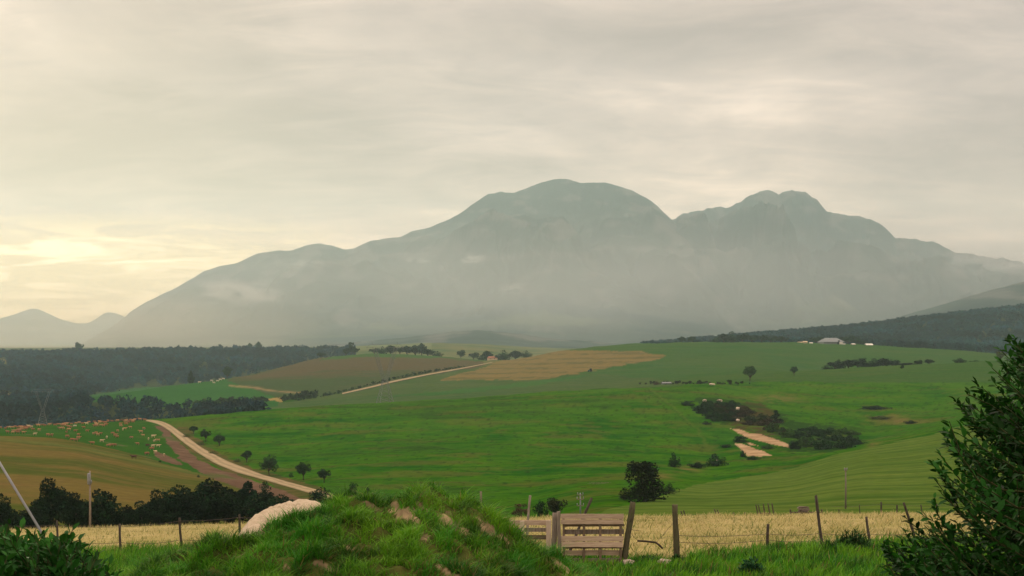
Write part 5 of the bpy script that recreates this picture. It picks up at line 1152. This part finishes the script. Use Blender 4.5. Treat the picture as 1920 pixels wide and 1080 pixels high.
def farm():
    D = 1530
    b = house('barn', 1558, 646, D, 40, 5, 7.0, 20, M_zinc, M_zinc, 'big grey metal roofed barn on the far hilltop', 0.12, windows=(), door=(0.20, 0.10, 0.95), hip=0.42, cat='barn')
    m = MB(); s = D / F; m.box((13 * s, -10.6, 2.6 * s), (6 * s, 1.0, 4.2 * s)); m.build('annex', M_white, b)
    m = MB(); m.box((9 * s, -10.2, 6.6 * s), (3.5 * s, 0.3, 2.2 * s)); m.build('vent_opening', M_dark, b)
    m = MB(); m.box((17.5 * s, -11, 1.1 * s), (7 * s, 1.6, 2.0 * s)); m.build('ramp', M_white, b)
    house('house', 1499.5, 645.5, D, 8, 2.8, 1.3, 7, M_tan, M_tan, 'low tan flat looking house leftmost of the far farm', 0, ((-0.2, 0.5, 0.1, 0.4), (0.25, 0.5, 0.1, 0.4)))
    house('house', 1509, 644.6, D - 8, 7, 3.4, 1.2, 7, M_tan, M_tan, 'taller orange tan house second from the left in the far farm', 0, ((0.1, 0.5, 0.12, 0.4),))
    house('shed', 1520.5, 645.8, D, 5, 2.2, 1.2, 4, M_tan, M_white, 'tiny pale shed between the tan houses and the big barn', 0, (), (0.1, 0.3, 0.7), cat='shed')
    house('shed', 1599.5, 647.5, D, 5.5, 1.8, 1.3, 5, M_redroof, M_white, 'small shed with a white roof right of the big barn', 0.1, (), (0, 0.3, 0.7), cat='shed')
    house('house', 1629, 649.5, D, 12, 2.6, 2.4, 8, M_pale_d, M_white, 'small house with a pale roof furthest right in the far farm', 0, ((-0.25, 0.5, 0.1, 0.4), (0.2, 0.5, 0.1, 0.4)), (0, 0.08, 0.75))
    house('farmhouse', 923, 674, 1612, 18, 2.6, 3.0, 9, M_tan, M_redroof, 'pinkish roofed farmhouse among trees where the far track ends', 0.1, ((-0.25, 0.5, 0.08, 0.4), (0.2, 0.5, 0.08, 0.4)), hip=0.25)
    house('shed', 1249, 724.5, 850, 15, 6.0, 1.6, 5, M_zinc, M_zinc, 'small pale metal shed on the crest left of the round tree', 0.12, ((0.28, 0.55, 0.16, 0.3),), (-0.2, 0.2, 0.75), cat='shed')
    plant('bush', 1251, 711, 724, 16, 'dark bush growing behind the small pale metal shed', 'bush', d=862)
    plant('bush', 1232, 713, 724, 24, 'twiggy grey bush left of the small pale metal shed', 'bush', d=858, hue=RED)
    p = hit(1106, 697, 900); root = empty('tractor', p, 0.3, 'tiny blue green tractor on the edge of the stubble field', 'tractor')
    M_teal = mat_noise('teal_paint', (0.02, 0.12, 0.12), (0.04, 0.18, 0.17), 1, rough=0.5)
    m = MB(); m.box((-0.5, 0, 1.1), (2.2, 1.0, 0.8), None, 0.08); m.box((-1.4, 0, 0.95), (0.5, 0.8, 0.6), None, 0.05); m.build('body', M_teal, root)
    m = MB(); m.box((0.7, 0, 1.9), (1.4, 1.3, 1.4), None, 0.08); c = m.build('cab', M_dark, root); m = MB(); m.box((0.7, 0, 2.66), (1.6, 1.5, 0.12)); m.build('roof', M_teal, c)
    for x, y, r in ((0.8, 0.8, 0.8), (0.8, -0.8, 0.8), (-1.3, 0.65, 0.45), (-1.3, -0.65, 0.45)):
        m = MB(); m.tube([(x, y - 0.2, r), (x, y + 0.2, r)], r, 14); m.build('wheel', M_dark, root)
farm()

# ------------------------------------------------------------------ near shrubs
def leaf_mesh(P, Dn, Up, L, W, r, col):
    """folded, pointed leaves: 8 vertices each"""
    n = len(P); S = np.cross(Dn, Up); S /= np.linalg.norm(S, axis=1, keepdims=True) + 1e-9; N = np.cross(S, Dn)
    L = L[:, None]; W = W[:, None]; cur = r.uniform(-0.05, 0.35, (n, 1)); fold = r.uniform(0.15, 0.55, (n, 1))
    def at(t, w, s): return P + Dn * L * t + S * W * w * s + N * (np.abs(w) * W * fold - cur * L * t ** 2)
    V = np.stack([at(0, 0, 1), at(0.3, 0.42, 1), at(0.3, 0, 1), at(0.3, 0.42, -1), at(0.66, 0.46, 1), at(0.66, 0, 1), at(0.66, 0.46, -1), at(1, 0, 1)], 1).reshape(-1, 3)
    b = (np.arange(n) * 8)[:, None]
    q = np.concatenate([b + np.array([[1, 4, 5, 2]]), b + np.array([[2, 5, 6, 3]])]); t = np.concatenate([b + np.array(x)[None] for x in ([0, 1, 2], [0, 2, 3], [4, 7, 5], [5, 7, 6])])
    return mesh('foliage', V, q, t, True, np.repeat(col, 8, 0))
def shrub(name, label, base, shoots, seed, L, W, hue, per=15):
    """shoots: list of (tip, start) points; leaves set alternately along each shoot, thickest at its tip"""
    r = np.random.default_rng(seed); root = empty(name, base, 0, label, 'shrub'); P = []; Dn = []; Up = []; Cc = []; Ls = []; mb = MB()
    for tip, start in shoots:
        tip = np.array(tip); start = np.array(start); ax = tip - start; ln = np.linalg.norm(ax); ax = ax / ln
        side = np.cross(ax, (0, 0, 1)); side /= np.linalg.norm(side) + 1e-9; bow = r.normal(0, 0.07, 3) * ln - np.array((0, 0, 0.10 * ln))
        pos = lambda t: start + (tip - start) * t + bow * 4 * t * (1 - t)
        mb.tube([pos(t) - np.array(base) for t in (0, 0.33, 0.66, 1)], [0.0035, 0.003, 0.0025, 0.0015], 4, False)
        up = np.cross(side, ax); a0 = r.uniform(0, 6.28); tone = r.uniform(0.5, 1.7)
        for k in range(per):
            t = 0.12 + 0.90 * (k + r.uniform(-0.3, 0.3)) / per; an = a0 + k * 2.4; rad = side * math.cos(an) + up * math.sin(an)
            op = 0.95 - 0.55 * t; dn = ax * (1 - op * 0.7) + rad * op + r.normal(0, 0.18, 3) + np.array((0, 0, 0.10)); dn /= np.linalg.norm(dn)
            P.append(pos(min(t, 1)) - np.array(base)); Dn.append(dn); u = np.array((0, 0, 1.0)) + r.normal(0, 0.35, 3) + ax * 0.3; Up.append(u); Ls.append(L * r.uniform(0.6, 1.15) * (1.05 - 0.3 * t))
            Cc.append(np.array(hue) * tone * r.uniform(0.75, 1.3) * ((1.35, 1.25, 1.0) if t > 0.85 else (1, 1, 1)))
    P, Dn, Up, Ls, Cc = map(np.array, (P, Dn, Up, Ls, Cc))
    link('foliage', leaf_mesh(P, Dn, Up, Ls, Ls * W, r, Cc), M_shrub, root); mb.build('stem', M_twig, root, True)
    return root
def right_shrub():
    r = np.random.default_rng(31); bx, by = 2.75, 5.6; gzb = float(gz(bx, by)); sh = []
    # left outline of the bush (photo px -> metres at its depth)
    prof = [(1080, 1690), (1050, 1705), (1020, 1735), (1000, 1795), (975, 1830), (950, 1845), (920, 1832), (890, 1815), (850, 1842), (820, 1868), (790, 1868), (760, 1890), (735, 1905), (700, 1925), (670, 1950), (640, 1975), (600, 2040), (540, 2140), (480, 2250)]
    def left(z, d): y = HY - z * F / d; return (np.interp(-y, [-p[0] for p in prof], [p[1] for p in prof]) - 960) / F * d
    for i in range(1500):
        d = r.uniform(4.9, 6.5); z = r.uniform(gzb + 0.15, 0.42); xl = left(z, 5.4) + 0.06 * abs(d - 5.4) * 2.0
        x = xl + abs(r.normal(0, 0.34)) if i % 3 else xl + r.uniform(0, 1.5)
        if x > 3.6: continue
        ln = r.uniform(0.22, 0.42); s = np.array((x + ln * r.uniform(0.45, 0.95), d + r.normal(0, 0.10), z - ln * r.uniform(0.3, 0.8))); sh.append(((x, d, z), s))
    for px, py in ((1905, 645), (1872, 705), (1812, 738), (1822, 760), (1780, 790), (1800, 800), (1760, 850), (1790, 838), (1748, 872), (1752, 897), (1765, 925), (1776, 905), (1800, 815), (1845, 730), (1860, 690), (1733, 985), (1758, 990), (1790, 975), (1700, 1018), (1662, 1055), (1685, 1045), (1722, 1010), (1742, 1040), (1812, 955)):
        d = r.uniform(4.9, 5.5); t = np.array(pt(px, py, d)); ln = r.uniform(0.32, 0.5); sh.append((t, t + np.array((ln * 0.85, r.normal(0, 0.08), -ln * 0.55))))
    o = shrub('shrub', 'tall dark green leafy shrub filling the right edge', (bx, by, gzb), sh, 5, 0.055, 0.48, (0.009, 0.050, 0.006), 28)
    mb = MB(); rr = random.Random(3)
    for i in range(5):
        t = sh[rr.randrange(len(sh))][1]; mb.tube([(rr.uniform(-0.2, 0.2), rr.uniform(-0.2, 0.2), -0.1), ((t[0] - bx) * 0.5 + 0.1, (t[1] - by) * 0.5, (t[2] - gzb) * 0.5), (t[0] - bx, t[1] - by, t[2] - gzb)], [0.022, 0.014, 0.006], 6)
    mb.build('branch', M_bark, o, True)
right_shrub()
def left_shrub():
    r = np.random.default_rng(37); bx, by = -2.25, 6.0; gzb = float(gz(bx, by)); sh = []
    prof = [(-300, 960), (0, 988), (40, 990), (75, 1000), (110, 1004), (140, 1006), (165, 1026), (190, 1045), (215, 1078), (240, 1120), (280, 1300)]
    for i in range(560):
        d = r.uniform(5.2, 6.8); px = r.uniform(-200, 232); yt = np.interp(px, [p[0] for p in prof], [p[1] for p in prof]); py = yt + abs(r.normal(0, 55)) + 6
        t = np.array(pt(px, py, d)); 
        if t[2] < gzb: continue
        ln = r.uniform(0.2, 0.36); lx = -np.clip((px - 120) / 120, -0.5, 1.0) * 0.7 + r.normal(0, 0.25)
        sh.append((t, t + np.array((ln * lx, r.normal(0, 0.08), -ln * 0.85))))
    for px, py in ((18, 976), (45, 982), (88, 996), (138, 990), (128, 1000), (168, 1022), (188, 1032), (196, 1052), (205, 1056), (226, 1066), (150, 1010)):
        d = r.uniform(5.4, 6); t = np.array(pt(px, py, d)); ln = r.uniform(0.25, 0.34); sh.append((t, t + np.array((-ln * 0.4, 0, -ln * 0.85))))
    shrub('shrub', 'broad leaved green shrub in the bottom left corner', (bx, by, gzb), sh, 6, 0.062, 0.48, (0.014, 0.070, 0.010), 18)
left_shrub()
def weeds():
    r = np.random.default_rng(41)
    def clump(name, px, base, wpx, hpx, d, n, label, hue, L, Wd, cat='bush'):
        x = (px - 960) / F * d; zb = float(gz(x, d)); s = d / F; sh = []
        for i in range(n):
            a = r.uniform(0, 6.28); q = math.sqrt(r.random()); tx = math.cos(a) * q * wpx * s / 2; ty = math.sin(a) * q * wpx * s / 2.5; tz = hpx * s * (1 - 0.75 * q ** 2) * r.uniform(0.65, 1.1)
            t = np.array((x + tx, d + ty, zb + tz)); sh.append((t, np.array((x + tx * 0.55, d + ty * 0.55, zb + tz * 0.35))))
        o = shrub(name, label, (x, d, zb), sh, int(px), L, Wd, hue, 10); o['category'] = cat
    clump('bush', 1600, 1040, 84, 44, 28.0, 190, 'dark feathery weedy bush in front of the short rough post', (0.022, 0.072, 0.018), 0.10, 0.28)
    clump('bush', 1555, 1046, 36, 22, 27.5, 50, 'smaller dark weed at the left foot of the feathery bush', (0.020, 0.068, 0.016), 0.09, 0.3)
    clump('weed', 1408, 1075, 58, 38, 23.5, 60, 'dark broad leaved weed in the grass at the bottom', (0.018, 0.070, 0.028), 0.10, 0.5, 'weed')
    clump('weed', 1270, 1052, 26, 16, 26.8, 26, 'tuft of dark weeds at the foot of the thick upright post', (0.020, 0.07, 0.016), 0.08, 0.3, 'weed')
    clump('weed', 1216, 1048, 54, 12, 26.9, 44, 'low dark weeds between the two mossy posts', (0.020, 0.07, 0.016), 0.08, 0.3, 'weed')
weeds()

#--HAZE--
def haze():
    mb = MB(); mb.box((0, 6225, 520), (20400, 12750, 1400))
    m = bpy.data.materials.new('haze'); m.use_nodes = True; k = NT(m.node_tree); k.n.clear()
    out = k.node('ShaderNodeOutputMaterial'); v = k.node('ShaderNodeVolumePrincipled'); k.l.new(v.outputs[0], out.inputs['Volume'])
    v.inputs['Color'].default_value = (0.70, 0.945, 1.0, 1); v.inputs['Density'].default_value = HAZE; v.inputs['Anisotropy'].default_value = 0.5
    o = mb.build('haze', m); tag(o, 'pale haze filling the valley air', 'haze', kind='stuff')
    o.visible_shadow = True
haze()
def veil(name, label, cx, cz, yc, half_w, half_h, thick, dens, seed, wisp=0.22, n=(90, 40), tilt=0.0, col=(0.93, 0.955, 0.93)):
    """mist: a closed body, thick in the middle and thinning to nothing at its rim"""
    U, W = np.meshgrid(np.linspace(-1, 1, n[0]), np.linspace(-1, 1, n[1]))
    t = np.maximum(1 - np.abs(U) ** 2.4, 0) * np.exp(-(W * 1.75) ** 2) * np.maximum(1 - W ** 8, 0)
    t = t * np.clip(1 + wisp * fbm(U * half_w / half_h * 0.55 + seed, W * 1.6, seed, 4) * 1.6, 0.0, 2.2)
    rim = (np.abs(U) > 0.999) | (np.abs(W) > 0.999); t = np.where(rim, 0, t) * thick / 2 + np.where(rim, 0, 0.05)
    X = cx + U * half_w; Z = cz + W * half_h + U * half_w * tilt
    V = np.concatenate([np.stack([X, yc - t, Z], -1).reshape(-1, 3), np.stack([X, yc + t, Z], -1).reshape(-1, 3)])
    i = np.arange(X.size).reshape(X.shape); q1 = np.stack([i[:-1, :-1], i[:-1, 1:], i[1:, 1:], i[1:, :-1]], -1).reshape(-1, 4)
    V2 = V.copy(); q2 = q1[:, ::-1] + X.size
    rimv = np.nonzero(rim.ravel())[0]; remap = np.arange(2 * X.size); remap[rimv + X.size] = rimv
    Q = remap[np.concatenate([q1, q2])]; used, inv = np.unique(Q, return_inverse=True)
    m = bpy.data.materials.new(name); m.use_nodes = True; k = NT(m.node_tree); k.n.clear()
    out = k.node('ShaderNodeOutputMaterial'); v = k.node('ShaderNodeVolumePrincipled'); k.l.new(v.outputs[0], out.inputs['Volume'])
    v.inputs['Color'].default_value = (*col, 1); v.inputs['Density'].default_value = dens; v.inputs['Anisotropy'].default_value = 0.4
    o = link(name, mesh(name, V2[used], inv.reshape(-1, 4), None, True), m); return tag(o, label, name, kind='stuff')
def mists():
    def at(px, py, d): p = pt(px, py, d); return p.x, p.z
    x, z = at(480, 540, 5050); veil('mist', 'pale mist lying along the left flank of the domed mountain', x, z, 5050, 2100, 300, 900, 3.4e-4, 3)
    x, z = at(1600, 535, 5500); veil('mist', 'pale mist hanging below the jagged peak', x, z, 5500, 2000, 330, 900, 3.6e-4, 8)
    x, z = at(960, 575, 5000); veil('mist', 'thin mist at the foot of the domed mountain', x, z, 5000, 1600, 200, 600, 2.4e-4, 12)
    x, z = at(60, 622, 4900); veil('mist', 'pale mist tinted with sunrise light over the plain at the far left', x, z, 4900, 1050, 190, 900, 7.5e-4, 21, col=(1.0, 0.90, 0.74))  # veil added before the far mountains, sunrise warmth put into its colour
    for px, py, w, h, d, th, dn, lab in ((450, 549, 66, 22, 4900, 130, 3.2e-3, 'largest low cloud scrap on the left mountain flank'), (886, 485, 20, 9, 5600, 70, 3.5e-3, 'small bright cloud scrap on the face of the domed mountain'), (786, 488, 20, 6, 5600, 60, 2.6e-3, 'faint cloud scrap left of the small bright one'),
                                     (962, 541, 24, 9, 5000, 60, 3.0e-3, 'small cloud scrap low on the domed mountain'), (570, 494, 32, 8, 5400, 60, 2.2e-3, 'faint flat cloud scrap under the left summit'), (1880, 492, 90, 22, 7000, 200, 2.0e-3, 'soft cloud on the ridge at the right edge')):
        x, z = at(px, py, d); s = d / F; veil('cloud', lab, x, z, d, w * s * 1.25, h * s * 1.5, th, dn, int(px), 1.1, (60, 30), col=(0.97, 0.95, 0.92))
mists()
